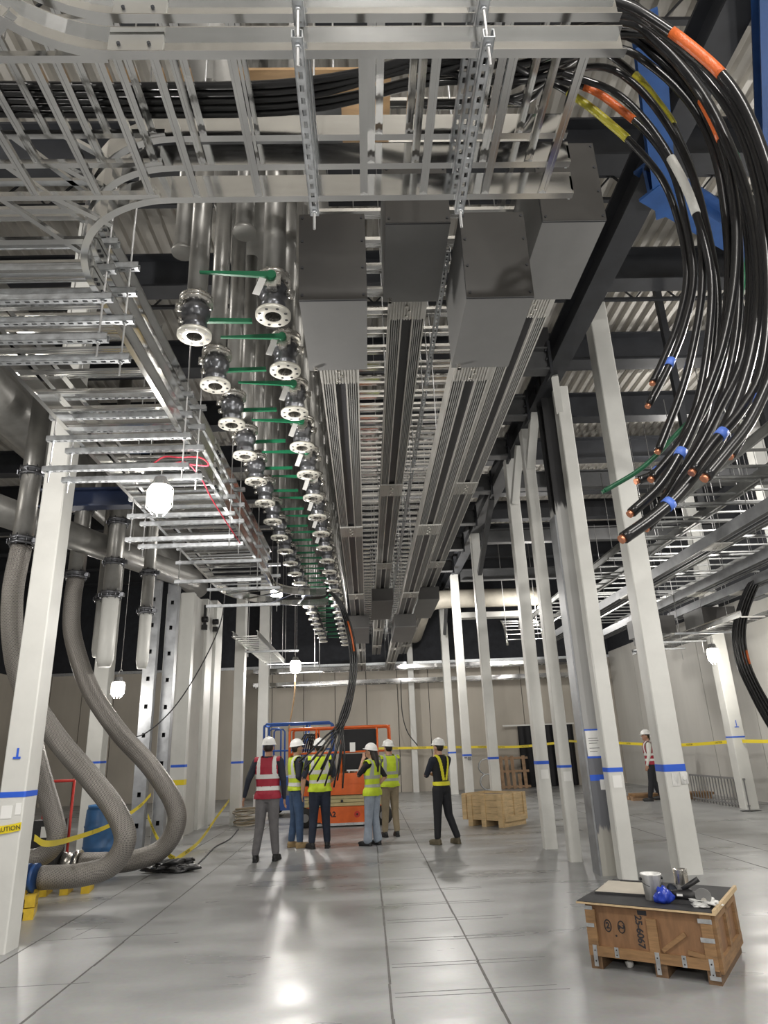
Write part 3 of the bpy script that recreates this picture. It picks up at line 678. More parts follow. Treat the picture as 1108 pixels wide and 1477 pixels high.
# right aisle trays
def long_tray(x0, x1, z, y0, y1, step, label, m='shaded_alu'):
    e = thing('ladder_tray', label, 'cable tray', ((x0+x1)/2, y0, z), group='right aisle ladder trays')
    wpart('side_rail', MB().sweep(RAIL, [(x0, y0, z), (x0, y1, z)], 1), m, e); wpart('side_rail', MB().sweep(RAIL, [(x1, y0, z), (x1, y1, z)], -1), m, e)
    me = MB().box(0, x1-x0, -0.02, 0.02, 0, 0.025).mesh('rung', m); y = y0+0.1
    while y < y1: part('rung', me, None, e, (-(x1-x0)/2, y-y0, 0.006)); y += step
    return e
long_tray(7.2, 7.75, 3.68, 12.6, 18.2, 0.27, 'bright ladder tray beside the right-hand work light', 'alu')
long_tray(4.6, 5.25, 4.75, 6.6, 20, 0.5, 'ladder tray above the right aisle, nearest the columns')
long_tray(5.7, 6.5, 4.95, 7.0, 20, 0.5, 'ladder tray above the right aisle, second from the columns')
long_tray(7.0, 7.9, 4.95, 8.5, 21, 0.5, 'ladder tray above the right aisle, third from the columns')
for i, y in enumerate((7.9, 8.9, 9.7, 10.6, 11.8, 13.2, 15.0)):
    e = thing('trapeze_support', 'long channel hanger across the right aisle, %s from the camera' % ORD[i], 'support', (4.5, y, 4.68), group='hangers of the right aisle')
    part('strut', strut_mesh(3.6, 'strut', 'shaded_alu'), None, e); 
    for x in (0.1, 1.0, 2.1, 3.5): part('threaded_rod', MB().cyl((x, 0, -0.12), (x, 0, 1.7), 0.006, 6), 'rod', e)
for i, (y, z) in enumerate(((15.5, 3.62), (16.6, 3.6), (14.2, 3.62))):
    e = thing('trapeze_support', 'short channel hanger under the bright right tray, %s' % ('middle one', 'farthest one', 'nearest one')[i], 'support', (6.6, y, z), group='hangers of the bright right tray')
    part('strut', strut_mesh(1.3), None, e)
    for x in (0.1, 1.2): part('threaded_rod', MB().cyl((x, 0, -0.25), (x, 0, 1.2), 0.007, 6), 'rod', e)
# tray drop-out at the back right and tray rails on the back wall
e = thing('curved_tray', 'curved ladder tray drop at the back right under the dark ceiling', 'cable tray', (5.0, 22.0, 4.5))
cv = [(0, 0.9-0.9*math.cos(t), 0.9*math.sin(t)-0.9+0.6) for t in [PI/2*k/8 for k in range(9)]]
for x in (-0.55, 0.0, 0.05, 0.6): wpart('side_rail', MB().tube([(5.0+x, 22.0+a[1]-0.9, 4.45+a[2]+0.3) for a in cv], 0.035, 6), 'alu', e)
for q in range(1, 8):
    a = cv[q]
    for x0 in (-0.55, 0.05): wpart('rung', MB().bar((5.0+x0, 22.0+a[1]-0.9, 4.75+a[2]), (5.55+x0, 22.0+a[1]-0.9, 4.75+a[2]), 0.04, 0.025), 'alu', e)
for x in (4.5, 5.5): wpart('hanger_rod', MB().cyl((x, 21.3, 4.7), (x, 21.3, 8.74), 0.012, 6), 'rod', e)
for i, z in enumerate((3.86, 4.36)):
    e = thing('wall_tray', '%s ladder tray running along the back wall' % ('lower', 'upper')[i], 'cable tray', (0, 25.9, z), group='back wall trays')
    wpart('side_rail', MB().box(-4.2, 9.2, 25.80, 25.84, z, z+0.14).box(-4.2, 9.2, 25.77, 25.80, z, z+0.012), 'alu', e); wpart('side_rail', MB().box(-4.2, 9.2, 26.36, 26.40, z, z+0.14), 'alu', e)
    me = MB().box(-0.02, 0.02, 0, 0.52, 0, 0.03).mesh('rung', 'alu')
    for q in range(44): part('rung', me, None, e, (-4.0+0.3*q, -0.06, 0.01))
# small tray far left under the second work light
e = thing('ladder_tray', 'short sloping ladder tray in the far centre-left next to a work light', 'cable tray', (-2.6, 18, 4.05))
for x in (-2.95, -2.4): wpart('side_rail', MB().sweep(RAIL, [(x, 15.2, 4.05), (x, 20.4, 4.05)], 1), 'alu_bright', e)
for q in range(17): wpart('rung', MB().box(-2.95, -2.4, 15.3+0.3*q, 15.34+0.3*q, 4.055, 4.08), 'alu_bright', e)
for i, (y, x0, x1, z) in enumerate(((17.5, -3.1, -1.7, 4.0), (20.3, -2.9, -1.4, 4.0), (22.3, -2.8, -1.4, 3.95), (24, -2.9, -1.5, 3.7))):
    e = thing('trapeze_support', 'thin bright channel hanger in the far centre-left, %s from the camera' % ORD[i], 'support', (x0, y, z), group='hangers in the far centre-left')
    part('strut', strut_mesh(x1-x0), None, e)
    for x in (0.1, x1-x0-0.1): part('threaded_rod', MB().cyl((x, 0, -0.1), (x, 0, 8.74-z), 0.008, 6), 'rod', e)
# plywood and duct board lying above the crossing trays
tag(part('plywood_sheet', MB().box(-0.62, 0.25, 2.9, 3.35, 5.40, 5.42), 'plywood', None), 'tan plywood sheet lying above the crossing trays', 'plywood')
e = thing('steel_plate', 'dark metal sheet hung above the crossing trays at upper left', 'sheet', (-0.5, 3.0, 5.0)); part('sheet', MB().box(-0.45, 0.45, -0.25, 0.2, 0, 0.012), 'grey_steel', e)
for x in (-0.4, 0.4): part('hanger_rod', MB().cyl((x, 0.1, 0), (x, 0.1, 3.74), 0.006, 6), 'rod', e)

# ================================================================== valve rows
def ring_mesh(r0, r1, z0, z1, holes, rh, rc, m, name, n=40):
    # plain flange ring; bolt holes are black discs, their inner shade painted
    mb = MB(); mb.lathe([(r0, z0), (r1, z0), (r1, z1), (r0, z1), (r0, z0)], n)
    return mb.mesh(name, m)
ME_FL = ring_mesh(0.052, 0.112, 0, 0.022, 8, 0.01, 0.09, 'flange', 'bottom_flange')
_h = MB()
for q in range(8):
    a = 2*PI*(q+0.5)/8; _h.cyl((0.088*math.cos(a), 0.088*math.sin(a), -0.0012), (0.088*math.cos(a), 0.088*math.sin(a), 0.004), 0.0105, 10)
ME_HO = _h.mesh('bolt_hole', 'black')
ME_BO = MB().lathe([(0.052, 0.0), (0.052, 0.30)], 24).mesh('bore', 'stainless')
ME_BD = MB().lathe([(0.066, 0.022), (0.064, 0.05), (0.078, 0.065), (0.080, 0.09), (0.074, 0.10), (0.078, 0.14), (0.094, 0.16), (0.096, 0.20), (0.088, 0.215), (0.070, 0.225), (0.070, 0.25)], 24).mesh('valve_body', 'valve_body')
ME_TF = MB().lathe([(0.05, 0.25), (0.112, 0.25), (0.112, 0.268), (0.104, 0.270), (0.104, 0.274), (0.112, 0.276), (0.112, 0.296), (0.076, 0.30)], 32).mesh('top_flange', 'stainless')
_b = MB()
for q in range(8):
    a = 2*PI*(q+0.5)/8; c = (0.092*math.cos(a), 0.092*math.sin(a)); _b.cyl((*c, 0.235), (*c, 0.312), 0.009, 6)
ME_TB = _b.mesh('flange_bolt', 'stainless')
ME_EAR = MB().box(-0.03, 0.03, -0.135, -0.08, 0.13, 0.25).box(-0.055, 0.055, -0.128, -0.112, 0.15, 0.235).mesh('stem_bracket', 'stainless')
ME_LUG = MB().cyl((0.085, 0.03, 0.20), (0.125, 0.045, 0.20), 0.03, 8).cyl((0.085, -0.03, 0.16), (0.12, -0.045, 0.16), 0.022, 8).mesh('side_lug', 'stainless')
ME_HUB = MB().cyl((0, -0.125, 0.20), (0, -0.165, 0.20), 0.03, 12).mesh('hub', 'green')
ME_LEV = MB()._add([(-0.01,-0.160,0.180),(-0.44,-0.165,0.205),(-0.44,-0.150,0.205),(-0.01,-0.140,0.180),(-0.01,-0.160,0.222),(-0.44,-0.165,0.219),(-0.44,-0.150,0.219),(-0.01,-0.140,0.222)], [(3,2,1,0),(4,5,6,7),(0,1,5,4),(1,2,6,5),(2,3,7,6),(3,0,4,7)]).mesh('lever', 'green')
ME_LEVB = MB().box(0.04, 0.36, 0.10, 0.125, 0.190, 0.206).box(0.04, 0.36, 0.096, 0.10, 0.186, 0.216).mesh('lever', 'green')
ME_TAG = MB().bar((-0.05, -0.16, 0.17), (-0.09, -0.17, 0.04), 0.045, 0.002, up=(0,1,0)).mesh('paper_tag', 'paper')
ME_PIPE = MB().cyl((0,0,0.30), (0,0,2.85), 0.074, 20).mesh('riser_pipe', 'pipe')
ME_PIPEA = MB().cyl((0,0,0.30), (0,0,2.6), 0.066, 20).mesh('riser_pipe', 'pipe')
def valve(x, y, row, i):
    lab = 'flanged valve with green lever on its pipe, %s from the camera in the %s row' % (ORD[i], 'left' if row == 'A' else 'right')
    e = thing('flanged_valve', lab, 'valve', (x, y, 4.2), (0, 0, random.uniform(-0.05, 0.05)), group='%s valve row' % ('left' if row == 'A' else 'right'))
    f = part('bottom_flange', ME_FL, None, e)
    if i < 10: part('bolt_hole', ME_HO, None, f, kind='stuff')
    part('bore', ME_BO, None, e); part('valve_body', ME_BD, None, e); t = part('top_flange', ME_TF, None, e)
    if i < 12: part('flange_bolt', ME_TB, None, t, kind='stuff')
    part('side_lug', ME_LUG, None, e, (0,0,0), (0, 0, 0 if row == 'B' else PI))
    if row == 'B':
        part('stem_bracket', ME_EAR, None, e)
        l = part('lever', ME_LEV, None, e); part('hub', ME_HUB, None, l)
        if i < 9: part('paper_tag', ME_TAG, None, e)
    else:
        part('lever', ME_LEVB, None, e)
    part('riser_pipe', ME_PIPE if row == 'B' else ME_PIPEA, None, e)
for i in range(22): valve(-1.07, 3.83 + 0.648*i, 'A', i)
for i in range(23): valve(-0.525, 3.63 + 0.662*i, 'B', i)
# header pipes over the valves
for x, z, r, lab in ((-1.07, 6.75, 0.30, 'large insulated header pipe over the left valve row'), (-0.525, 7.2, 0.26, 'large header pipe over the right valve row')):
    tag(part('header_pipe', MB().tube([(x, 3.0, z), (x, 20.5, z)], r, 28), 'pipe', None), lab, 'pipe', 'header pipes')
for i, (x, y) in enumerate(((-1.42, 5.1), (-1.30, 4.2), (-0.80, 4.0))):
    tag(part('vent_pipe', MB().cyl((x, y, 5.2), (x, y, 8.72), 0.07, 16).cyl((x, y, 5.19), (x, y, 5.22), 0.085, 16), 'pipe', None), 'capped vertical pipe stub behind the valves, %s' % ('farthest left', 'middle one', 'right one')[i], 'pipe', 'capped pipe stubs')
# ================================================================== cables curling over the right end of the crossing trays
CAB = [
  ('o1', [(1.05,1.80,4.32),(1.18,1.80,4.22),(1.33,1.80,4.03),(1.42,1.80,3.85),(1.46,1.80,3.61),(1.46,1.80,3.29),(1.40,1.80,2.95),(1.31,1.80,2.70),(1.19,1.80,2.50),(1.09,1.80,2.39),(1.01,1.80,2.31)]),
  ('o2', [(1.17,2.00,4.50),(1.31,2.00,4.37),(1.43,2.00,4.11),(1.49,2.00,3.83),(1.51,2.00,3.48),(1.46,2.00,3.11),(1.35,2.00,2.79),(1.20,2.00,2.53),(1.04,2.00,2.35),(0.93,2.00,2.26),(0.82,2.00,2.19)]),
  ('o3', [(1.25,2.15,4.69),(1.35,2.15,4.61),(1.49,2.15,4.39),(1.57,2.15,4.08),(1.58,2.15,3.74),(1.52,2.15,3.35),(1.42,2.15,2.97),(1.26,2.15,2.63),(1.12,2.15,2.45),(1.03,2.15,2.33),(0.97,2.15,2.27)]),
  ('o4', [(1.29,2.05,4.49),(1.42,2.05,4.26),(1.48,2.05,4.06),(1.51,2.05,3.83),(1.49,2.05,3.53),(1.42,2.05,3.21),(1.31,2.05,2.91),(1.18,2.05,2.66),(1.09,2.05,2.51),(0.99,2.05,2.38),(0.88,2.05,2.29)]),
  ('o5', [(1.16,2.30,4.72),(1.33,2.30,4.61),(1.44,2.30,4.38),(1.49,2.30,4.21),(1.52,2.30,3.93),(1.49,2.30,3.62),(1.44,2.30,3.34),(1.35,2.30,3.07),(1.27,2.30,2.88),(1.18,2.30,2.71),(1.13,2.30,2.62)]),
  ('o6', [(0.99,2.35,4.61),(1.16,2.35,4.54),(1.29,2.35,4.40),(1.39,2.35,4.25),(1.46,2.35,4.04),(1.47,2.35,3.74),(1.45,2.35,3.45),(1.36,2.35,3.20),(1.26,2.35,3.01),(1.15,2.35,2.84)]),
  ('o7', [(0.97,2.40,4.65),(1.13,2.40,4.52),(1.25,2.40,4.37),(1.35,2.40,4.22),(1.44,2.40,4.02),(1.47,2.40,3.75),(1.45,2.40,3.49),(1.37,2.40,3.26),(1.27,2.40,3.07),(1.21,2.40,2.97)]),
  ('o8', [(0.95,2.25,4.54),(1.20,2.25,4.41),(1.33,2.25,4.22),(1.42,2.25,3.95),(1.46,2.25,3.69),(1.46,2.25,3.37),(1.38,2.25,3.04),(1.28,2.25,2.77),(1.17,2.25,2.60),(1.08,2.25,2.51),(1.01,2.25,2.48)]),
  ('o9', [(1.70,2.40,4.64),(1.76,2.40,4.43),(1.81,2.40,4.24),(1.81,2.40,3.98),(1.78,2.40,3.74),(1.69,2.40,3.44),(1.56,2.40,3.13),(1.40,2.40,2.87),(1.24,2.40,2.71),(1.10,2.40,2.59),(0.94,2.40,2.50)]),
  ('o10', [(1.24,2.10,4.60),(1.41,2.10,4.43),(1.52,2.10,4.18),(1.57,2.10,3.89),(1.56,2.10,3.54),(1.50,2.10,3.18),(1.40,2.10,2.88),(1.28,2.10,2.69),(1.17,2.10,2.53),(1.07,2.10,2.41),(1.00,2.10,2.32)]),
  ('o11', [(1.21,2.20,4.61),(1.38,2.20,4.50),(1.52,2.20,4.26),(1.57,2.20,3.98),(1.55,2.20,3.64),(1.49,2.20,3.29),(1.40,2.20,3.00),(1.29,2.20,2.77),(1.19,2.20,2.60),(1.10,2.20,2.48)]),
  ('o12', [(1.13,1.90,4.39),(1.29,1.90,4.24),(1.41,1.90,4.01),(1.48,1.90,3.75),(1.48,1.90,3.42),(1.42,1.90,3.03),(1.33,1.90,2.73),(1.23,1.90,2.58),(1.11,1.90,2.46),(1.03,1.90,2.37)]),
  ('o13', [(1.17,2.28,4.60),(1.33,2.28,4.49),(1.44,2.28,4.25),(1.50,2.28,3.98),(1.51,2.28,3.68),(1.49,2.28,3.32),(1.41,2.28,2.99),(1.31,2.28,2.72),(1.21,2.28,2.58),(1.15,2.28,2.46)]),
  ('o14', [(1.09,1.85,4.35),(1.24,1.85,4.22),(1.40,1.85,3.98),(1.47,1.85,3.70),(1.47,1.85,3.34),(1.42,1.85,2.99),(1.34,1.85,2.75),(1.27,1.85,2.60),(1.19,1.85,2.48),(1.13,1.85,2.40)]),
  ('o15', [(1.24,2.18,4.67),(1.41,2.18,4.51),(1.53,2.18,4.28),(1.58,2.18,4.01),(1.58,2.18,3.69),(1.52,2.18,3.34),(1.43,2.18,3.05),(1.32,2.18,2.81),(1.21,2.18,2.65),(1.11,2.18,2.54),(1.03,2.18,2.46)]),
]
# wraps: name -> list of (colour, from, to) as fractions of the drawn path; radius; label
CINFO = {
 'o1': (0.022, [('orange_tape', .22, .33)], 'outermost black cable with a long orange wrap, right of the hanging bundle'),
 'o2': (0.025, [('blue_wrap', .86, .885)], 'thick black cable reaching lowest, blue tape band near its cut end'),
 'o3': (0.020, [('orange_tape', .04, .10), ('blue_wrap', .80, .82)], 'black cable with orange wrap right at the tray end'),
 'o4': (0.021, [('orange_tape', .27, .35), ('blue_wrap', .82, .84)], 'black cable with a short orange wrap in the middle of the bundle'),
 'o5': (0.020, [('yellow_wrap', .20, .36)], 'black cable with a dull yellow wrap in the middle of the bundle'),
 'o6': (0.019, [('orange_tape', .18, .34), ('blue_wrap', .89, .915)], 'black cable with an orange wrap hanging innermost, copper end high up'),
 'o7': (0.020, [('yellow_wrap', .16, .36)], 'innermost black cable with the yellow wrap below the tray'),
 'o8': (0.020, [('white_wrap', .36, .47), ('blue_wrap', .90, .92)], 'black cable with a whitish wrap and a pale end'),
 'o9': (0.012, [], 'thin green ground cable among the black ones'),
 'o12': (0.021, [('blue_wrap', .86, .885)], 'black cable with a blue band just above the rightmost cut end'),
 'o14': (0.020, [('blue_wrap', .80, .82)], 'black cable with a high blue band at the right of the bundle'),
}
TRAYZ = (4.06, 4.25, 4.44)
for i, (nm, pts) in enumerate(CAB):
    r, wraps, lab = CINFO.get(nm, (0.021, [], 'plain black cable without wraps in the hanging bundle')); r *= 0.80
    y0 = 1.90 + 0.033*((i*7) % 15); z0 = TRAYZ[(1, 2, 2, 1, 2, 2, 2, 2, 1, 2, 2, 1, 2, 1, 2)[i]] + 0.012*(i % 4)
    long = i % 3 == 0 and nm != 'o9'
    if long: z0 = TRAYZ[2]
    lead = ([(-2.1, 2.22+0.012*i, z0), (-0.9, 2.24+0.012*i, z0), (-0.2, 2.22+0.012*i, z0), (0.35, 2.09+0.012*i, z0)] if long else [(0.3, y0, z0), (0.55, y0, z0)]) + [(0.8, (y0+pts[0][1])/2, z0+0.02)]
    if nm == 'o9': lead = [(0.9, 2.3, 4.62), (1.34, 2.30, 4.91), (1.44, 2.30, 4.82), (1.59, 2.32, 4.59)]; pts = pts[2:]
    full = spline(lead + pts, 5); nl = len(lead)*5
    e = thing('power_cable', lab, 'cable', pts[-1], group='cables hanging off the tray end')
    wpart('sheath', MB().tube(full, r, 10), 'green_cable' if nm == 'o9' else 'cable', e)
    draw = full[nl-5:]; M = len(draw)-1
    for col, a, b in wraps:
        ia, ib = int(a*M), max(int(b*M), int(a*M)+1)
        seg = draw[ia:ib+1] if ib-ia > 1 else [draw[ia], draw[ia].lerp(draw[ia+1], 0.9)]
        wpart('tape_wrap', MB().tube(seg, r+0.0025, 10), col, e, label=col.split('_')[0]+' tape wrap')
    d = (full[-1]-full[-2]).normalized()
    wpart('cut_end', MB().cyl(full[-1]-d*0.002, full[-1]+d*0.012, r*0.72, 10), 'green_cable' if nm == 'o9' else 'copper', e, label='cut copper end')
# bundle falling from the end of the left tray run in front of the group
random.seed(11)
BX = [(-0.74, 11.4, 4.06), (-0.58, 11.5, 4.16), (-0.40, 11.6, 3.95), (-0.25, 11.6, 3.45), (-0.20, 11.6, 2.95), (-0.27, 11.6, 2.45), (-0.42, 11.6, 2.0)]
ends = [(-1.10,1.42),(-1.02,1.30),(-0.95,1.22),(-0.88,1.45),(-0.82,1.12),(-0.76,1.30),(-0.70,1.05),(-0.62,1.20),(-0.56,1.02),(-0.50,1.12),(-0.42,1.0),(-0.95,1.55)]
for i, (ex, ez) in enumerate(ends):
    ox, oy = -0.05+0.034*(i % 4), -0.035+0.034*(i//4)
    p = [(-1.55, 11.35+oy, 4.05)] + [(a+ox*min(1, k/3), b+oy, c) for k, (a, b, c) in enumerate(BX)] + [((-0.42+ex)/2+0.04, 11.6+oy-0.05, (2.0+ez)/2+0.05), (ex, 11.55+oy, ez)]
    e = thing('power_cable', 'black cable of the bundle dropping in front of the group of people', 'cable', (ex, 11.55+oy, ez), group='cable drop in front of the group')
    f = spline(p, 5); wpart('sheath', MB().tube(f, 0.0145, 8), 'cable', e)
    if i in (2, 6): wpart('tape_wrap', MB().tube(f[18:24], 0.0165, 8), 'orange_tape', e)
    wpart('cut_end', MB().cyl(f[-1], f[-1]+(f[-1]-f[-2]).normalized()*0.012, 0.010, 8), 'copper', e)
# bundle at the right edge
for i in range(12):
    ox = (i % 4)*0.055; oy = (i//4)*0.07; s = 0
    p = [(7.75+ox, 12.5+oy, 4.5), (7.55+ox, 12.7+oy, 4.30), (7.20+ox+s, 12.8+oy, 3.6), (7.10+ox+s, 12.8+oy, 2.95), (7.24+ox, 12.8+oy, 2.3), (7.48+ox*1.5, 12.8+oy, 1.62), (7.75+ox*1.5, 12.8+oy, 1.2)]
    e = thing('power_cable', 'black cable of the bundle hanging at the right edge', 'cable', p[-1], group='cable drop at the right edge')
    f = spline(p, 5); wpart('sheath', MB().tube(f, 0.02, 8), 'cable', e)
    if i in (3, 6): wpart('tape_wrap', MB().tube(f[14:17], 0.022, 8), 'orange_tape', e)

# ================================================================== left side: big pipes, drops, braided hoses
for x, z, r, lab in ((-5.7, 7.15, 0.55, 'huge grey pipe running away at upper left'), (-5.0, 6.35, 0.33, 'smaller grey pipe below the huge one at upper left')):
    tag(part('large_pipe', MB().tube([(x, 5.5, z), (x, 20, z)], r, 32), 'pipe', None), lab, 'pipe', 'large pipes upper left')
tag(part('large_pipe', MB().tube([(-5.4, 8.6, 5.0), (-3.5, 13.6, 5.0)], 0.22, 24), 'pipe', None), 'slanting grey pipe behind the drop pipes on the left', 'pipe', 'large pipes upper left')
def clamp(mb, c, r):
    mb.lathe([(r, -0.05), (r+0.035, -0.05), (r+0.035, -0.02), (r+0.012, -0.015), (r+0.012, 0.015), (r+0.035, 0.02), (r+0.035, 0.05), (r, 0.05)], 18, c)
    for s in (-1, 1): mb.box(c[0]+s*(r+0.03)-0.02, c[0]+s*(r+0.03)+0.03*s+0.02, c[1]-0.05, c[1]+0.02, c[2]-0.03, c[2]+0.03)
    for q in range(8):
        a = 2*PI*q/8; mb.cyl((c[0]+(r+0.024)*math.cos(a), c[1]+(r+0.024)*math.sin(a), c[2]-0.075), (c[0]+(r+0.024)*math.cos(a), c[1]+(r+0.024)*math.sin(a), c[2]+0.075), 0.009, 6)
    return mb
def drop_pipe(x, y, ztop, zc, r, label, zend=None, white=False):
    e = thing('drop_pipe', label, 'pipe', (x, y, zc[-1]), group='drop pipes on the left')
    wpart('pipe', MB().cyl((x, y, zc[-1]), (x, y, ztop), r, 20), 'pipe', e)
    for z in zc: wpart('clamp', clamp(MB(), (x, y, z), r), 'valve_body', e)
    if zend is not None:
        wpart('white_pipe', MB().tube([(x, y, zc[-1]), (x, y, zend+0.12), (x, y, zend)], [r*0.97, r*0.97, r*0.7], 20), 'white_paint', e)
    return e
drop_pipe(-4.35, 8.35, 6.4, (5.2, 4.25), 0.125, 'grey drop pipe left of the foreground column, feeding a braided hose')
drop_pipe(-4.72, 10.9, 7.0, (5.6, 4.45), 0.135, 'grey drop pipe right of the foreground column, feeding the long braided hose')
drop_pipe(-4.12, 10.9, 6.6, (5.35, 4.65, 4.1), 0.135, 'white-ended drop pipe directly behind the slotted posts', 2.95)
drop_pipe(-3.66, 11.3, 8.7, (4.55, 3.9), 0.10, 'thin white-ended drop pipe touching the slotted posts', 2.95)
drop_pipe(-4.5, 11.6, 8.7, (4.2,), 0.12, 'dim grey drop pipe half hidden behind the long hose', 3.2)
def hose(pts, r, label, ends=()):
    e = thing('braided_hose', label, 'hose', pts[-1], group='braided hoses')
    f = spline(pts, 8); wpart('braid', MB().tube(f, r, 24), 'braid', e)
    return e, f
def collar(e, p, d, r, m='stainless', L=0.16, label=None):
    d = Vector(d).normalized(); p = Vector(p); mb = MB()
    mb.tube([p-d*L/2, p-d*L/2, p+d*L/2, p+d*L/2], [r*0.8, r+0.012, r+0.012, r*0.8], 20)
    for s in (-0.3, 0.3): mb.tube([p+d*(s*L-0.02), p+d*(s*L+0.02)], r+0.035, 16)
    wpart('coupling', mb, m, e, label=label)
e, f = hose([(-4.72, 10.9, 4.4), (-4.73, 10.9, 4.0), (-4.66, 10.9, 3.45), (-4.30, 10.85, 2.65), (-3.78, 10.8, 1.98), (-3.25, 10.8, 1.45), (-2.88, 10.8, 0.95), (-2.82, 10.8, 0.62), (-3.02, 10.8, 0.32), (-3.42, 10.75, 0.20), (-3.8, 10.72, 0.20), (-4.1, 10.7, 0.21)], 0.135, 'long braided metal hose sweeping down right and curling back on the floor')
e, f = hose([(-4.35, 8.35, 4.2), (-4.40, 8.4, 3.6), (-4.36, 8.5, 3.0), (-4.22, 8.6, 2.5), (-3.82, 8.7, 1.9), (-3.32, 8.7, 1.38), (-3.0, 8.7, 1.02), (-2.85, 8.7, 0.70), (-2.98, 8.7, 0.44), (-3.3, 8.68, 0.35), (-3.75, 8.66, 0.34)], 0.125, 'nearest braided metal hose ending in a blue-taped coupling')
collar(e, (-3.86, 8.66, 0.34), (1, 0, 0), 0.12, 'blue_steel', 0.14, 'blue-taped coupling'); collar(e, (-3.99, 8.66, 0.34), (1, 0, 0), 0.135, 'stainless', 0.10)
e, f = hose([(-4.62, 9.6, 2.4), (-4.47, 9.6, 1.84), (-4.28, 9.6, 1.35), (-4.08, 9.6, 0.88), (-4.02, 9.6, 0.62), (-4.2, 9.6, 0.44), (-4.6, 9.6, 0.42), (-5.1, 9.6, 0.42)], 0.12, 'short braided hose just behind the foreground column')
e = thing('rubber_hose', 'black smooth hose coupled to the long braided hose', 'hose', (-4.6, 9.9, 0.2))
wpart('sheath', MB().tube(spline([(-5.9, 10.0, 0.2), (-5.2, 10.35, 0.22), (-4.7, 10.6, 0.22), (-4.3, 10.7, 0.21)], 6), 0.12, 18), 'rubber', e)
wpart('coupling', MB().tube([(-4.34, 10.69, 0.21), (-4.2, 10.7, 0.21)], 0.15, 18).tube([(-4.16, 10.7, 0.21), (-4.11, 10.7, 0.21)], 0.17, 18), 'stainless', e)

# yellow plastic cribbing under the hoses
def pallet(x, y, rz, w, d, layers, label):
    e = thing('yellow_pallet', label, 'pallet', (x, y, 0), (0, 0, rz), group='yellow pallets')
    for k in range(layers):
        z = k*0.12
        for s in (-1, 0, 1): part('block', MB().box(s*(w/2-0.05)-0.05, s*(w/2-0.05)+0.05, -d/2, d/2, z, z+0.08), 'yellow_pallet', e)
        part('deck_board', MB().box(-w/2, w/2, -d/2, -d/2+0.1, z+0.08, z+0.11), 'yellow_pallet', e)
        part('deck_board', MB().box(-w/2, w/2, d/2-0.1, d/2, z+0.08, z+0.11), 'yellow_pallet', e)
pallet(-3.86, 8.45, 0.35, 0.34, 0.5, 2, 'stack of two yellow plastic pallets beside the foreground column')
pallet(-3.88, 9.75, 0.2, 0.6, 0.36, 1, 'single yellow plastic pallet under the hose coupling')
# drum, black boxes, bag
e = thing('drum', 'blue plastic drum behind the hoses', 'drum', (-4.25, 11.9, 0))
part('body', MB().lathe([(0, 0), (0.27, 0), (0.29, 0.03), (0.29, 0.26), (0.30, 0.28), (0.29, 0.30), (0.29, 0.56), (0.30, 0.58), (0.29, 0.60), (0.28, 0.82), (0.25, 0.86), (0, 0.86)], 28), 'drum_blue', e)
part('lid', MB().lathe([(0.0, 0.87), (0.24, 0.87), (0.265, 0.89), (0.265, 0.85)], 28), 'drum_blue', e)
e = thing('battery_box', 'black box with a white sticker beside the foreground column', 'box', (-4.55, 10.6, 0))
part('body', MB().box(-0.18, 0.18, -0.15, 0.15, 0, 0.8), 'mat_black', e); part('sticker', MB().box(-0.05, 0.12, -0.154, -0.15, 0.58, 0.72), 'paper', e)
part('hand_truck', MB().cyl((-0.2, 0.2, 0.0), (-0.2, 0.2, 1.3), 0.02, 8).cyl((0.2, 0.2, 0.0), (0.2, 0.2, 1.3), 0.02, 8).cyl((-0.2, 0.2, 1.3), (0.2, 0.2, 1.3), 0.02, 8), 'red_ink', e)
random.seed(5)
def lump(name, label, cat, loc, r, m, seed, sub=3, rough=0.35):
    bm = bmesh.new(); bmesh.ops.create_icosphere(bm, subdivisions=sub, radius=1)
    from mathutils import noise
    for v in bm.verts:
        k = 1 + rough*noise.noise(v.co*1.7+Vector((seed, 0, 0))) + 0.5*rough*noise.noise(v.co*4.5+Vector((0, seed, 0)))
        v.co = Vector((v.co.x*r[0]*k, v.co.y*r[1]*k, max(-0.0, (v.co.z*k+0.75)*r[2])))
    me = bpy.data.meshes.new(name); bm.to_mesh(me); bm.free()
    for p in me.polygons: p.use_smooth = True
    me.materials.append(MT[m]); return tag(obj(name, me, None, loc), label, cat)
lump('plastic_bag', 'crumpled black plastic bag on the floor below the white posts', 'bag', (-2.88, 11.0, 0), (0.34, 0.18, 0.10), 'bag', 2.3, 4, 0.6)

# caution tape
def ribbon(name, pts, w, label, words=0, flat=0.0):
    e = thing(name, label, 'tape', pts[0])
    P = spline(pts, 8); mb = MB(); vs = []; fs = []
    for p in P:
        for s in (-1, 1):
            for t in (0.0, 0.0015): vs.append(Vector(p)+Vector((flat*s*w/2, t, s*w/2*(1-flat*0.5))))
    for i in range(len(P)-1):
        a = i*4; b = a+4
        fs += [(a, a+2, b+2, b), (a+1, b+1, b+3, a+3), (a, b, b+1, a+1), (a+2, a+3, b+3, b+2)]
    mb._add(vs, fs); wpart('ribbon', mb, 'caution', e)
    for k in range(words):
        i = int((k+0.5)/words*(len(P)-1)); d = Vector(P[min(len(P)-1, i+1)])-Vector(P[i-1]); dd = d.normalized()
        me = text_mesh('lettering', 'CAUTION', w*0.8, 'ink', 0.0006)
        o = obj('lettering', me, e); x = dd; y = Vector((0, 0, 1)); y = (y-x*y.dot(x)).normalized(); z = x.cross(y)
        o.matrix_local = Matrix.Translation(Vector(P[i])-Vector(pts[0])-Vector((0, 0.006, 0))) @ Matrix((x, y, z)).transposed().to_4x4()
    return e
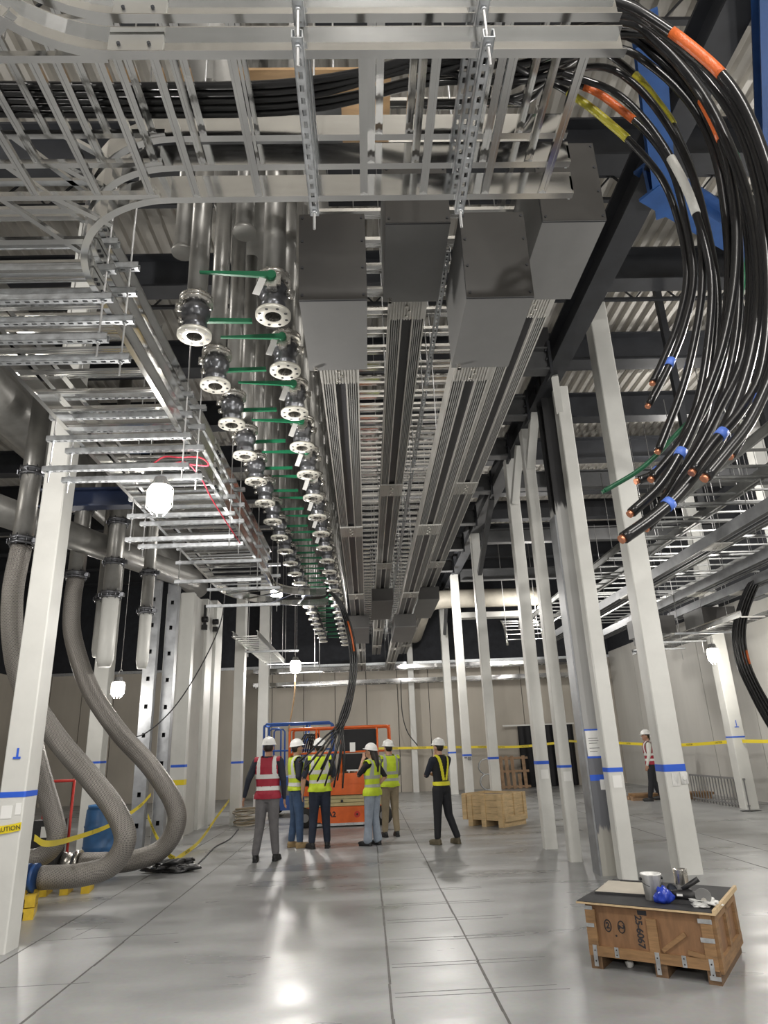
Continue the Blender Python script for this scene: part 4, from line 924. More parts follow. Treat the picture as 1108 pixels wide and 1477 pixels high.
ribbon('caution_tape', [(-3.49, 6.915, 1.00), (-3.36, 6.915, 1.01), (-3.235, 6.92, 1.03)], 0.07, 'yellow caution tape wrapped round the foreground column', 1)
ribbon('caution_tape', [(-3.23, 7.21, 0.90), (-3.35, 7.8, 0.78), (-3.72, 9.4, 0.66), (-3.83, 11.0, 0.66), (-3.85, 12.3, 0.80), (-3.84, 12.9, 0.96)], 0.06, 'yellow caution tape strung from the foreground column across the hoses', 3)
ribbon('caution_tape', [(-3.86, 12.88, 0.62), (-3.6, 12.5, 0.36), (-3.3, 12.2, 0.10), (-3.14, 12.1, 0.02)], 0.08, 'twisted caution tape slanting down beside the slotted posts', 2)
ribbon('caution_tape', [(-3.14, 12.1, 0.012), (-3.1, 13.5, 0.10), (-3.2, 15.5, 0.35), (-3.3, 17.3, 0.55)], 0.07, 'caution tape rising from the floor to the taped white column', 3)
ribbon('caution_tape', [(-0.5, 26.655, 1.56), (1.4, 26.2, 1.53), (2.9, 26.12, 1.5), (4.2, 26.1, 1.46), (5.6, 26.1, 1.42), (6.94, 25.98, 1.5)], 0.085, 'yellow caution tape strung along the back wall', 9)
ribbon('caution_tape', [(7.3, 25.6, 1.55), (7.7, 22.0, 1.45), (8.05, 18.5, 1.36), (8.36, 16.0, 1.42)], 0.075, 'yellow caution tape running to the far right column', 6)
ribbon('caution_tape', [(8.5, 15.93, 1.42), (8.7, 15.0, 1.40), (9.0, 13.7, 1.40)], 0.075, 'yellow caution tape from the far right column out of frame', 1)

# ================================================================== work lights, plus unseen lamps added as fill
def lamp(loc, label, watts, size=1.0, col=(1.0, 0.965, 0.92), wire=0.0):
    e = thing('work_or_fill_light', label, 'work light', loc, group='temporary work lights')
    s = size
    part('globe', MB().lathe([(0, -0.16*s), (0.055*s, -0.155*s), (0.075*s, -0.13*s), (0.08*s, -0.02*s), (0.07*s, 0.02*s), (0, 0.03*s)], 20), 'lamp_glow', e)
    part('socket', MB().lathe([(0.0, 0.09*s), (0.045*s, 0.085*s), (0.06*s, 0.02*s), (0.078*s, 0.0), (0.07*s, -0.02*s)], 16), 'lift_grey', e)
    mb = MB()
    for q in range(6):
        a = 2*PI*q/6; r = 0.092*s
        mb.tube([(0.05*s*math.cos(a), 0.05*s*math.sin(a), 0.05*s), (r*math.cos(a), r*math.sin(a), 0.0), (r*math.cos(a), r*math.sin(a), -0.13*s), (0.04*s*math.cos(a), 0.04*s*math.sin(a), -0.185*s)], 0.003*s, 5)
    part('guard', mb, 'rod', e)
    part('hook', MB().tube([(0, 0, 0.08*s), (0, 0, 0.16*s), (0.02*s, 0, 0.19*s), (0.04*s, 0, 0.16*s)], 0.005*s, 6), 'rod', e)
    if wire: part('suspension_wire', MB().cyl((0.02*s, 0, 0.17*s), (0.02*s, 0, wire-loc[2]), 0.004, 6), 'rod', e)
    ld = bpy.data.lights.new('work_or_fill_bulb', 'POINT'); ld.energy = watts*LAMP_W; ld.color = col; ld.shadow_soft_size = 0.10*s
    lo = bpy.data.objects.new('bulb_light', ld); COL.objects.link(lo); lo.parent = e; lo.location = (0, 0, -0.26*s)
    return e
e = lamp((-1.61, 5.08, 3.62), 'brightest caged work light hanging under the left tray run', 70, 1.15)
part('red_cord', MB().tube(spline([(0, 0, 0.18), (0.15, 0.1, 0.28), (0.25, 0.3, 0.2), (0.2, 1.0, 0.25), (0.3, 1.9, 0.1)], 6), 0.006, 6), 'red_wire', e)
part('red_cord', MB().tube(spline([(-0.1, 0, 0.2), (0.02, -0.05, 0.26), (0.12, 0.05, 0.3), (0.3, 0.02, 0.28), (0.36, 0.05, 0.22), (0.2, 0.06, 0.24)], 6), 0.007, 6), 'red_wire', e)
e = lamp((-2.02, 19.8, 4.00), 'work light shining above the red-vested man', 130, 1.7, wire=8.74)
part('cord', MB().tube(spline([(0, 0, -0.25), (0, -0.3, -1.0), (-0.12, -0.6, -1.9)], 6), 0.02, 6), 'plywood', e)
lamp((7.75, 15.0, 3.36), 'work light on the far right beside the bright ladder tray', 24, 1.6, wire=8.74)
lamp((-4.28, 12.05, 2.80), 'work light glowing behind the long braided hose', 22, 1.3, wire=8.74)
for loc, w, lab in (((-2.6, -1.5, 3.3), 70, 'added fill lamp, unseen, behind and left of the camera'), ((2.8, -1.2, 3.3), 70, 'added fill lamp, unseen, behind and right of the camera'), ((3.9, 3.2, 3.9), 70, 'added fill lamp on the right above the brown crate'), ((0.3, -3.2, 3.45), 140, 'added fill lamp, unseen, straight behind the camera'), ((6.0, 6.0, 3.9), 50, 'added fill lamp on the right beside the broad column'), ((1.8, 19.5, 5.6), 130, 'added fill lamp near the back wall above the ducts'), ((5.6, 21.0, 5.6), 90, 'added fill lamp near the back right'), ((-8.0, 17.0, 3.6), 50, 'added fill lamp in the far left bay'), ((-6.5, 6.5, 3.9), 30, 'added fill lamp in the near left bay'), ((-1.6, 12.2, 4.42), 55, 'added lamp hidden past the elbow of the left tray run, lighting the white panels'), ((1.0, -2.0, 6.3), 170, 'unseen work light hung high behind the camera'), ((7.2, 13.5, 7.2), 60, 'added fill lamp high over the right aisle, lighting the roof deck'), ((8.4, 8.0, 6.6), 240, 'added fill lamp high in the right bay, lighting the roof deck'), ((-6.0, 4.0, 7.0), 120, 'added fill lamp high in the left bay, lighting the roof deck')):
    lamp(loc, lab, w, 1.2, wire=8.74)  # unseen lamps, nearly all added to brighten the hall
# extension cord hanging on the white panels
tag(part('extension_cord', MB().tube(spline([(-2.6, 12.5, 4.6), (-2.75, 12.9, 3.95), (-3.1, 13.0, 3.17), (-3.55, 13.0, 2.44), (-3.95, 12.75, 2.0), (-4.2, 12.4, 1.9)], 8), 0.012, 6), 'black', None), 'thin black extension cord drooping across the white panels', 'cord')
tag(part('hanging_wire', MB().tube(spline([(1.3, 25.79, 3.92), (1.3, 25.76, 2.8), (1.45, 25.7, 2.1), (1.8, 25.7, 1.6)], 6), 0.018, 6), 'black', None), 'dark wire hanging down the back wall behind the navy-clad man', 'cord')
tag(part('floor_cord', MB().tube(spline([(-2.62, 11.1, 0.012), (-2.7, 12.2, 0.012), (-2.8, 13.5, 0.012), (-2.75, 14.6, 0.012), (-2.9, 16.4, 0.012)], 6), 0.012, 6), 'black', None), 'black cord lying on the floor behind the plastic bag', 'cord')
# far pipe with elbow under the dark ceiling
tag(part('elbow_pipe', MB().tube(spline([(5.8, 22, 6.15), (4.0, 22, 6.15), (2.6, 22, 6.15), (2.15, 22.1, 6.05), (1.98, 22.6, 5.90), (1.9, 23.6, 5.70), (1.85, 25.2, 5.5)], 6), 0.30, 24), 'insulation', None), 'tan insulated pipe with an elbow at the far end of the ducts', 'pipe')
tag(part('square_duct', MB().box(3.0, 5.6, 21.6, 22.0, 5.45, 5.62), 'fin_light', None), 'pale flat duct below the tan insulated pipe', 'duct')
# ================================================================== brown crate in the foreground with tools on it
CR = thing('wooden_crate', 'weathered brown shipping crate on skids in the right foreground', 'crate', (1.62, 5.78, 0), (0, 0, -0.625))
CW, CD, CZ0, CZ1 = 0.89, 0.86, 0.085, 0.425
part('front_panel', MB().box(0.0, CW, 0.0, 0.012, CZ0, CZ1), 'crate_ply', CR)
part('back_panel', MB().box(0.0, CW, CD-0.012, CD, CZ0, CZ1), 'crate_ply', CR)
part('side_panel', MB().box(0.0, 0.012, 0.012, CD-0.012, CZ0, CZ1), 'crate_ply', CR)
part('side_panel', MB().box(CW-0.012, CW, 0.012, CD-0.012, CZ0, CZ1), 'crate_ply', CR)
part('floor_board', MB().box(0.012, CW-0.012, 0.012, CD-0.012, CZ0, CZ0+0.015), 'crate_wood', CR)
for x0, x1, z1 in ((0.0, 0.075, 0.39), (0.445, 0.515, 0.36), (CW-0.075, CW, CZ1)):
    part('upright', MB().box(x0, x1, -0.022, 0.0, CZ0+0.065, z1), 'crate_rail', CR)
part('bottom_rail', MB().box(0.0, CW, -0.024, 0.0, CZ0, CZ0+0.065), 'crate_rail', CR)
part('bottom_rail', MB().box(CW, CW+0.022, 0.0, CD, CZ0-0.02, CZ0+0.06), 'crate_rail', CR)
for y0, y1 in ((0.0, 0.09), (CD/2-0.04, CD/2+0.04), (CD-0.09, CD)): part('upright', MB().box(CW, CW+0.02, y0, y1, CZ0+0.06, CZ1), 'crate_rail', CR)
part('top_rail', MB().box(CW, CW+0.02, 0.09, CD-0.09, CZ1-0.06, CZ1), 'crate_rail', CR)
for x0, x1 in ((0.0, 0.085), (0.46, 0.545), (CW-0.085, CW)): part('skid', MB().box(x0, x1, -0.01, CD, 0, CZ0), 'crate_wood', CR)
part('lath', MB().bar((0.53, -0.006, 0.165), (0.70, -0.006, 0.285), 0.012, 0.028, up=(0, 0, 1)), 'crate_rail', CR)
part('lath', MB().bar((0.70, -0.008, 0.175), (0.82, -0.008, 0.158), 0.014, 0.03), 'crate_rail', CR)
for x0, x1, y, z0, z1 in ((0.03, 0.06, -0.0265, 0.02, 0.155), (0.19, 0.22, -0.0265, 0.09, 0.155), (0.475, 0.505, -0.0265, 0.02, 0.155), (0.655, 0.685, -0.0265, 0.085, 0.155), (CW-0.06, CW-0.03, -0.0265, 0.03, 0.155)):
    s_ = part('metal_strap', MB().box(x0, x1, y, y+0.004, z0, z1), 'galv', CR)
    for q in (0.25, 0.75): part('nail', MB().cyl(((x0+x1)/2, y, z0+(z1-z0)*q), ((x0+x1)/2, y-0.003, z0+(z1-z0)*q), 0.005, 8), 'dark_steel', s_)
for z in (0.27, 0.385):
    part('metal_strap', MB().box(-0.002, 0.06, -0.0255, -0.0222, z, z+0.025), 'galv', CR); part('metal_strap', MB().box(CW-0.09, CW+0.002, -0.0255, -0.0222, z-0.02, z+0.008), 'galv', CR)
part('metal_strap', MB().box(CW-0.07, CW+0.002, -0.0255, -0.0222, 0.03, 0.055), 'galv', CR)
lid = part('lid', MB().box(-0.05, CW+0.04, -0.05, CD+0.04, CZ1, CZ1+0.012), 'ply_edge', CR)
part('black_mat', MB().box(-0.045, CW+0.015, -0.045, CD+0.03, CZ1+0.012, CZ1+0.017), 'mat_black', lid)
part('lid_lip', MB().box(CW+0.02, CW+0.04, -0.05, CD+0.04, CZ1+0.012, CZ1+0.032), 'ply_edge', lid)
part('wet_patch', MB().prism([(0.66+0.16*math.cos(a)*(1+0.2*math.sin(3*a)), 0.42+0.14*math.sin(a)) for a in [2*PI*k/14 for k in range(14)]], 'z', CZ1+0.017, CZ1+0.0185), 'stainless', lid) if False else None
o = part('marking', text_mesh('marking', '25-6067', 0.066, 'ink', 0.0006, 0.95, 0.0016), None, CR, (0.385, -0.0015, 0.268), (PI/2, PI/2, 0), label='handwritten number running down the panel')
for x in (0.155, 0.255):
    mb = MB(); n = 22
    mb.tube([(x+0.024*math.cos(2*PI*k/n), -0.001, 0.285+0.038*math.sin(2*PI*k/n)) for k in range(n+1)], 0.0038, 5)
    mk = part('marking', mb, 'ink', CR, label='hand-drawn ring'); part('digit', text_mesh('digit', '2', 0.055, 'ink', 0.0008, 1.0, 0.002), None, mk, (x, -0.0018, 0.285), (PI/2, PI/2 if x > 0.2 else 0, 0))
part('marking', MB().cyl((0.21, -0.0015, 0.225), (0.21, 0.0, 0.225), 0.007, 8), 'ink', CR)
part('marking', MB().box(0.385, 0.45, -0.0015, 0.0, 0.375, 0.405), 'ink', CR)
def on_crate(u, v): 
    c, s = math.cos(-0.625), math.sin(-0.625); return (1.62 + u*c - v*s, 5.78 + u*s + v*c)
ZL = CZ1 + 0.0175
x, y = on_crate(0.0, 0.25); e = thing('cardboard_sheet', 'folded grey cardboard lying on the left of the brown crate', 'cardboard', (x, y, ZL), (0, 0, -0.55))
part('sheet', MB().box(0.0, 0.42, 0.0, 0.48, 0.004, 0.014), 'cardboard', e); part('under_sheet', MB().box(0.02, 0.44, 0.02, 0.50, 0.0, 0.004), 'mat_black', e)
part('dark_edge', MB().box(0.0, 0.42, -0.006, 0.0, 0.0, 0.016).box(0.1, 0.40, 0.47, 0.485, 0.014, 0.02), 'mat_black', e)
x, y = on_crate(0.46, 0.22); e = thing('paint_bucket', 'white-smeared metal paint bucket on the crate', 'bucket', (x, y, ZL))
part('body', MB().lathe([(0, 0), (0.058, 0), (0.073, 0.165), (0.078, 0.168), (0.078, 0.175), (0.070, 0.174), (0.056, 0.01), (0, 0.01)], 28), 'bucket', e)
for s in (-1, 1): part('handle_ear', MB().cyl((s*0.074, 0, 0.14), (s*0.088, 0, 0.14), 0.010, 8), 'dark_steel', e)
part('bail', MB().tube([(0.086*math.cos(a), -0.06*math.sin(a), 0.14-0.05*math.sin(a)) for a in [PI*k/12 for k in range(13)]], 0.002, 5), 'dark_steel', e)
x, y = on_crate(0.66, 0.30); e = thing('metal_can', 'shiny open metal can standing behind the tools', 'can', (x, y, ZL))
part('stand_box', MB().box(-0.05, 0.05, -0.04, 0.04, 0, 0.10), 'lift_grey', e)
part('body', MB().lathe([(0, 0.10), (0.048, 0.10), (0.050, 0.105), (0.050, 0.20), (0.052, 0.204), (0.047, 0.203), (0.046, 0.115), (0, 0.115)], 24), 'stainless', e)
x, y = on_crate(0.56, 0.12); lump('blue_bag', 'crumpled blue plastic bag leaning on the paint bucket', 'bag', (x, y, ZL), (0.062, 0.05, 0.06), 'blue_plastic', 8.1, 3, 0.5)
x, y = on_crate(0.70, 0.20); e = thing('power_tool', 'black grinder with an upright handle on the crate', 'tool', (x, y, ZL), (0, 0, -0.5))
part('motor_body', MB().tube([(-0.10, 0, 0.05), (-0.02, 0, 0.05), (0.02, 0, 0.05), (0.09, 0, 0.045)], [0.028, 0.034, 0.040, 0.028], 14), 'black', e)
part('handle', MB().tube([(-0.02, 0.0, 0.085), (0.10, 0.02, 0.155)], [0.016, 0.019], 12), 'black', e)
part('gear_head', MB().tube([(0.09, 0, 0.045), (0.14, 0, 0.045)], [0.03, 0.022], 12).cyl((0.12, 0, 0.045), (0.12, -0.05, 0.03), 0.018, 10), 'stainless', e)
part('disc', MB().cyl((0.12, -0.05, 0.06), (0.12, -0.056, 0.058), 0.055, 20), 'lift_grey', e)
part('switch', MB().box(-0.06, -0.02, -0.034, -0.026, 0.045, 0.06), 'white_plastic', e)
part('base_pad', MB().box(-0.12, 0.13, -0.06, 0.05, 0, 0.022), 'mat_black', e)
x, y = on_crate(0.60, 0.26); lump('work_glove', 'dark work glove crumpled between bucket and grinder', 'glove', (x, y, ZL), (0.05, 0.045, 0.055), 'navy', 4.4, 3, 0.5)
x, y = on_crate(0.80, 0.22); lump('clear_wrap', 'crumpled clear plastic wrap on the right of the crate lid', 'wrap', (x, y, ZL), (0.09, 0.15, 0.018), 'bucket', 6.6, 4, 0.9)
x, y = on_crate(0.24, 0.12); lump('plastic_cup', 'small grey crumpled plastic under the crate', 'litter', (x, y, 0), (0.03, 0.025, 0.028), 'bucket', 3.3, 2, 0.4)

# pine crate further back
PC = thing('pine_crate', 'open pale pine crate on skids further back', 'crate', (1.95, 15.25, 0), (0, 0, -0.78))
PW, PD, P0, P1 = 1.02, 0.80, 0.12, 0.62
for k in range(4):
    z0 = P0 + k*0.125
    part('plank', MB().box(0, PW, 0, 0.02, z0, z0+0.121), 'pine', PC); part('plank', MB().box(0, PW, PD-0.02, PD, z0, z0+0.121), 'pine', PC)
    part('plank', MB().box(PW-0.02, PW, 0.021, PD-0.021, z0, z0+0.121), 'pine', PC); part('plank', MB().box(0, 0.02, 0.021, PD-0.021, z0, z0+0.121), 'pine', PC)
for x0 in (0.0, 0.14, 0.47, 0.88): part('batten', MB().box(x0, x0+0.11, -0.025, 0, 0.0 if x0 > 0.1 else 0.12, P1-0.02), 'pine', PC)
for y0 in (0.0, 0.35, 0.70): part('batten', MB().box(PW, PW+0.025, y0, y0+0.1, P0, P1), 'pine', PC)
part('bottom_rail', MB().box(PW, PW+0.027, 0, PD, P0-0.02, P0+0.08), 'pine', PC)
part('bottom_board', MB().box(0.02, PW-0.02, 0.02, PD-0.02, P0, P0+0.02), 'pine', PC)
for x0 in (0.14, 0.47, 0.9): part('skid', MB().box(x0, x0+0.1, 0, PD, 0, P0), 'pine', PC)
part('contents', MB().box(0.1, 0.9, 0.1, 0.7, P0+0.02, P1-0.05), 'mat_black', PC)

# stuff along the back wall
e = thing('plastic_curtain', 'black plastic sheet hung over a doorway in the back wall', 'plastic sheet', (6.7, 26.45, 0))
mb = MB(); n = 40; vs = []
for k in range(n+1):
    x = -1.05+2.1*k/n; y = 0.05*math.sin(k*1.3)+0.03*math.sin(k*2.9)
    for z, q in ((0.02, 1), (1.1, 0.8), (2.15, 0.25)): vs.append((x, y*q, z))
mb.cs = True; mb._add(vs, [(k*3+j, k*3+3+j, k*3+4+j, k*3+1+j) for k in range(n) for j in range(2)])
part('sheet', mb, 'plastic_sheet', e); part('top_batten', MB().box(-1.6, 1.1, -0.04, 0.04, 2.15, 2.2), 'white_paint', e)
e = thing('wooden_pallet', 'old wooden pallet leaning upright against the back wall', 'pallet', (5.2, 26.05, 0), (-0.12, 0, 0))
for k in range(6): part('slat', MB().box(-0.62+0.21*k, -0.50+0.21*k, -0.02, 0, 0, 1.12 if k != 4 else 0.5), 'old_pallet', e)
for z in (0.03, 0.55, 1.0): part('bearer', MB().box(-0.62, 0.66, 0, 0.08, z, z+0.08), 'old_pallet', e)
e = thing('duct_coil', 'coil of silvery flexible duct left of the leaning pallet', 'duct', (4.2, 25.4, 0))
for k in range(9): part('coil_ring', MB().tube([(0.28*math.cos(a), -0.12+0.03*k, 0.30+0.26*math.sin(a)+(0.5 if k > 4 else 0)) for a in [2*PI*q/16 for q in range(17)]], 0.022, 6), 'galv', e)
e = thing('railing', 'low grey metal railing along the right wall', 'railing', (8.36, 15.9, 0))
part('top_rail', MB().box(-0.02, 0.02, 0, 2.7, 0.60, 0.64), 'lift_grey', e); part('bottom_rail', MB().box(-0.02, 0.02, 0, 2.7, 0.06, 0.09), 'lift_grey', e)
for k in range(19): part('baluster', MB().box(-0.01, 0.01, 0.02+0.148*k, 0.04+0.148*k, 0.0, 0.60), 'lift_grey', e)
for x, y, lab in ((7.35, 19.4, 'small reddish wood block stack left of the walking man'), (8.75, 19.2, 'small reddish wood block stack right of the broad column')):
    e = thing('wood_blocks', lab, 'wood', (x, y, 0))
    for k in range(2): part('block', MB().box(-0.35, 0.3, -0.2+0.25*k, 0.0+0.25*k, 0, 0.10), 'old_pallet', e)
    part('plank', MB().box(-0.3, 0.35, -0.25, 0.25, 0.10, 0.16), 'crate_rail', e)
# cable coil and boxes by the taped column
e = thing('cable_coil', 'loose coil of tan cable on the floor left of the red-vested man', 'cable coil', (-2.85, 17.1, 0))
random.seed(3)
for k in range(13):
    rr = random.uniform(0.20, 0.33); z = 0.03+0.028*k; ph = random.uniform(0, 6); tl = random.uniform(-.05, .05)
    part('loop', MB().tube([(random.uniform(-.01,.01)+rr*math.cos(2*PI*q/20), 0.8*rr*math.sin(2*PI*q/20), z+tl*math.cos(2*PI*q/20+ph)) for q in range(20)]+[(rr, 0, z)], 0.014, 6), 'cardboard' if k % 3 else 'khaki', e)
for i, (x, y, z, w, lab) in enumerate(((-2.75, 18.2, 0, 0.42, 'lower white carton behind the cable coil'), (-2.68, 18.2, 0.30, 0.34, 'upper white carton behind the cable coil'))):
    e = thing('carton', lab, 'box', (x, y, z), group='white cartons'); part('body', MB().box(-w/2, w/2, -0.2, 0.2, 0, 0.30), 'paper', e); part('packing_tape', MB().box(-0.03, 0.03, -0.202, 0.202, 0.299, 0.302), 'cardboard', e)
e = thing('sprinkler_stand', 'white pipe stub and valve near the far right column', 'pipe', (8.95, 15.3, 0))
part('pipe', MB().tube([(0, 0, 0), (0, 0, 0.55), (0.3, -0.2, 0.62)], 0.07, 12), 'white_paint', e); part('flange', MB().cyl((0, 0, 0.4), (0, 0, 0.46), 0.12, 14), 'white_paint', e)
lump('dark_sheet', 'flat black scrap on the floor at the far right column', 'scrap', (8.2, 15.6, 0), (0.22, 0.1, 0.012), 'bag', 1.3, 3, 0.4)

# ================================================================== lifts
def tube_rail(mb, pts, r=0.022): return mb.tube(pts, r, 8)
LF = thing('scissor_lift', 'orange scissor lift parked behind the group of people', 'scissor lift', (-0.6, 16.0, 0))
part('chassis', MB().box(-0.78, 0.95, 0.0, 0.8, 0.10, 0.40), 'orange', LF)
pn = part('side_panel', MB().box(-0.45, 0.50, -0.03, 0.0, 0.08, 0.40), 'orange', LF)
part('lettering', text_mesh('lettering', 'A2', 0.15, 'ink', 0.001, 1.0, 0.006), None, pn, (-0.22, -0.032, 0.25), (PI/2, 0, 0))
part('keyhole', MB().cyl((0.33, -0.036, 0.24), (0.33, -0.03, 0.24), 0.065, 16), 'red_ink', pn); part('keyhole', MB().cyl((0.33, -0.04, 0.24), (0.33, -0.03, 0.24), 0.022, 10), 'black', pn)
part('base_plate', MB().box(-0.6, 0.8, -0.05, 0.75, 0.03, 0.08), 'galv', LF)
for x in (-0.80, 0.90):
    for y in (0.02, 0.68):
        w = part('wheel', MB().lathe([(0.0, -0.06), (0.10, -0.06), (0.11, -0.05), (0.19, -0.06), (0.20, -0.04), (0.20, 0.04), (0.19, 0.06), (0.0, 0.06)], 24, (x, y, 0.20), Matrix.Rotation(PI/2, 3, 'X')), 'rubber', LF)
        part('hub', MB().cyl((x, y-0.065, 0.20), (x, y-0.05, 0.20), 0.085, 16), 'lift_grey', w)
for k in range(3): part('scissor_arm', MB().box(-0.82, 0.88, 0.03, 0.10, 0.41+0.075*k, 0.475+0.075*k).box(-0.82, 0.88, 0.70, 0.77, 0.41+0.075*k, 0.475+0.075*k), 'lift_cream', LF)
for x in (-0.7, 0.0, 0.75): part('pivot', MB().cyl((x, 0.02, 0.51), (x, 0.78, 0.51), 0.03, 10), 'dark_steel', LF)
part('platform', MB().box(-0.85, 0.95, -0.02, 0.82, 0.64, 0.86).box(-0.85, 0.95, -0.03, -0.02, 0.86, 1.08).box(-0.85, 0.95, 0.82, 0.83, 0.86, 1.08), 'orange', LF)
gr = MB(); 
for y in (-0.01, 0.80):
    tube_rail(gr, [(-1.15, y, 0.9), (-1.15, y, 2.0), (-1.10, y, 2.05), (0.85, y, 2.05), (1.05, y, 2.05), (1.10, y, 2.0), (1.10, y, 0.9)], 0.028)
    tube_rail(gr, [(-1.15, y, 1.52), (1.10, y, 1.52)], 0.022)
    for x in (-0.55, 0.0, 0.82): tube_rail(gr, [(x, y, 0.9), (x, y, 2.05)], 0.022)
for x in (-1.15, 1.10): 
    for z in (1.5, 2.05): tube_rail(gr, [(x, -0.01, z), (x, 0.80, z)], 0.022)
part('guard_rail', gr, 'orange', LF)
part('deck_extension', MB().box(-1.15, -0.85, 0.02, 0.78, 0.80, 0.86).box(0.95, 1.12, 0.02, 0.78, 0.80, 0.86), 'orange', LF)
part('black_screen', MB().box(0.0, 0.80, 0.02, 0.04, 1.54, 2.0), 'plastic_sheet', LF); part('black_screen', MB().box(0.0, 0.80, 0.02, 0.04, 1.12, 1.48), 'plastic_sheet', LF)
part('control_box', MB().box(0.20, 0.32, -0.06, 0.0, 1.52, 1.72), 'white_plastic', LF); part('tool_tray', MB().box(0.12, 0.42, -0.05, 0.02, 1.12, 1.15).box(0.16, 0.18, -0.05, 0.02, 1.08, 1.12).box(0.36, 0.38, -0.05, 0.02, 1.08, 1.12), 'white_plastic', LF)
lump('cargo_bag', 'grey-brown bundle of gear on the orange lift platform', 'bag', (-0.52, 16.3, 0.86), (0.22, 0.2, 0.26), 'khaki', 5.5, 3, 0.3)
cb = thing('cable_bundle', 'dark bundle of cables tied on the orange lift rail', 'cable bundle', (-1.45, 16.4, 1.52))
for k in range(6): part('loop', MB().tube(spline([(-0.14+0.05*k, 0, 0.02), (-0.06+0.05*k, -0.06, 0.30), (0.06+0.05*k, -0.06, 0.42), (0.16+0.03*k, 0, 0.08)], 5), 0.016, 6), 'cable', cb)
L2 = thing('scissor_lift', 'blue lift basket standing behind the orange lift', 'scissor lift', (-1.85, 18.9, 0))
gr = MB()
for y in (0.0, 0.9):
    tube_rail(gr, [(-0.9, y, 0.9), (-0.9, y, 2.22), (-0.84, y, 2.28), (0.84, y, 2.28), (0.9, y, 2.22), (0.9, y, 0.9)], 0.03)
    tube_rail(gr, [(-0.9, y, 1.6), (0.9, y, 1.6)], 0.022)
    tube_rail(gr, [(-0.45, y, 0.9), (-0.45, y, 2.1), (-0.5, y, 2.16), (-0.7, y, 2.16), (-0.75, y, 2.1), (-0.75, y, 0.9)], 0.022); tube_rail(gr, [(0.0, y, 0.9), (0.25, y, 2.26)], 0.022)
for x in (-0.9, 0.9): tube_rail(gr, [(x, 0, 2.24), (x, 0.9, 2.24)], 0.025)
part('guard_rail', gr, 'lift_blue', L2); part('platform', MB().box(-0.95, 0.95, -0.05, 0.95, 0.75, 0.95), 'lift_blue', L2)
part('chassis', MB().box(-0.85, 0.85, 0.0, 0.9, 0.15, 0.5), 'lift_blue', L2); part('scissor_arm', MB().box(-0.8, 0.8, 0.1, 0.8, 0.5, 0.75), 'lift_grey', L2)
for x in (-0.65, 0.65):
    for y in (0.0, 0.9): part('wheel', MB().lathe([(0, -0.06), (0.19, -0.06), (0.2, -0.04), (0.2, 0.04), (0.19, 0.06), (0, 0.06)], 20, (x, y, 0.2), Matrix.Rotation(PI/2, 3, 'X')), 'rubber', L2)

# ================================================================== people
from mathutils.bvhtree import BVHTree
def loft(mb, rings, n=18):
    # rings: (centre, rx, ry) stacked upward; closed
    vs = []
    for c, rx, ry in rings:
        for k in range(n): a = 2*PI*k/n; vs.append((c[0]+rx*math.cos(a), c[1]+ry*math.sin(a), c[2]))
    fs = [(i*n+k, i*n+(k+1) % n, (i+1)*n+(k+1) % n, (i+1)*n+k) for i in range(len(rings)-1) for k in range(n)]
    fs += [tuple(reversed(range(n))), tuple((len(rings)-1)*n+k for k in range(n))]
    return mb._add(vs, fs)
def capsule(mb, p0, p1, r0, r1, n=12):
    p0, p1 = Vector(p0), Vector(p1); d = (p1-p0).normalized()
    pts = []; rs = []
    for t in (-1, -0.7, -0.35): pts.append(p0+d*r0*t); rs.append(max(1e-3, r0*math.sqrt(max(0, 1-t*t))))
    pts += [p0, p0.lerp(p1, .5), p1]; rs += [r0, (r0+r1)/2, r1]
    for t in (0.35, 0.7, 1): pts.append(p1+d*r1*t); rs.append(max(1e-3, r1*math.sqrt(max(0, 1-t*t))))
    return mb.tube(pts, rs, n)
def ellips(mb, c, r, R=None, n=16):
    prof = [(math.cos(-PI/2+PI*k/8) if 0 < k < 8 else 1e-3, math.sin(-PI/2+PI*k/8)) for k in range(9)]
    o = len(mb.v); mb.lathe(prof, n)
    for i in range(o, len(mb.v)):
        v = Vector(mb.v[i]); v = Vector((v.x*r[0], v.y*r[1], v.z*r[2])); mb.v[i] = tuple(Vector(c) + (R @ v if R else v))
    m = len(prof); mb.f.append(tuple(o+k for k in range(n))); mb.mi.append(mb.cm); mb.sm.append(True)
    mb.f.append(tuple(o+(m-1)*n+k for k in range(n))); mb.mi.append(mb.cm); mb.sm.append(True)
    return mb
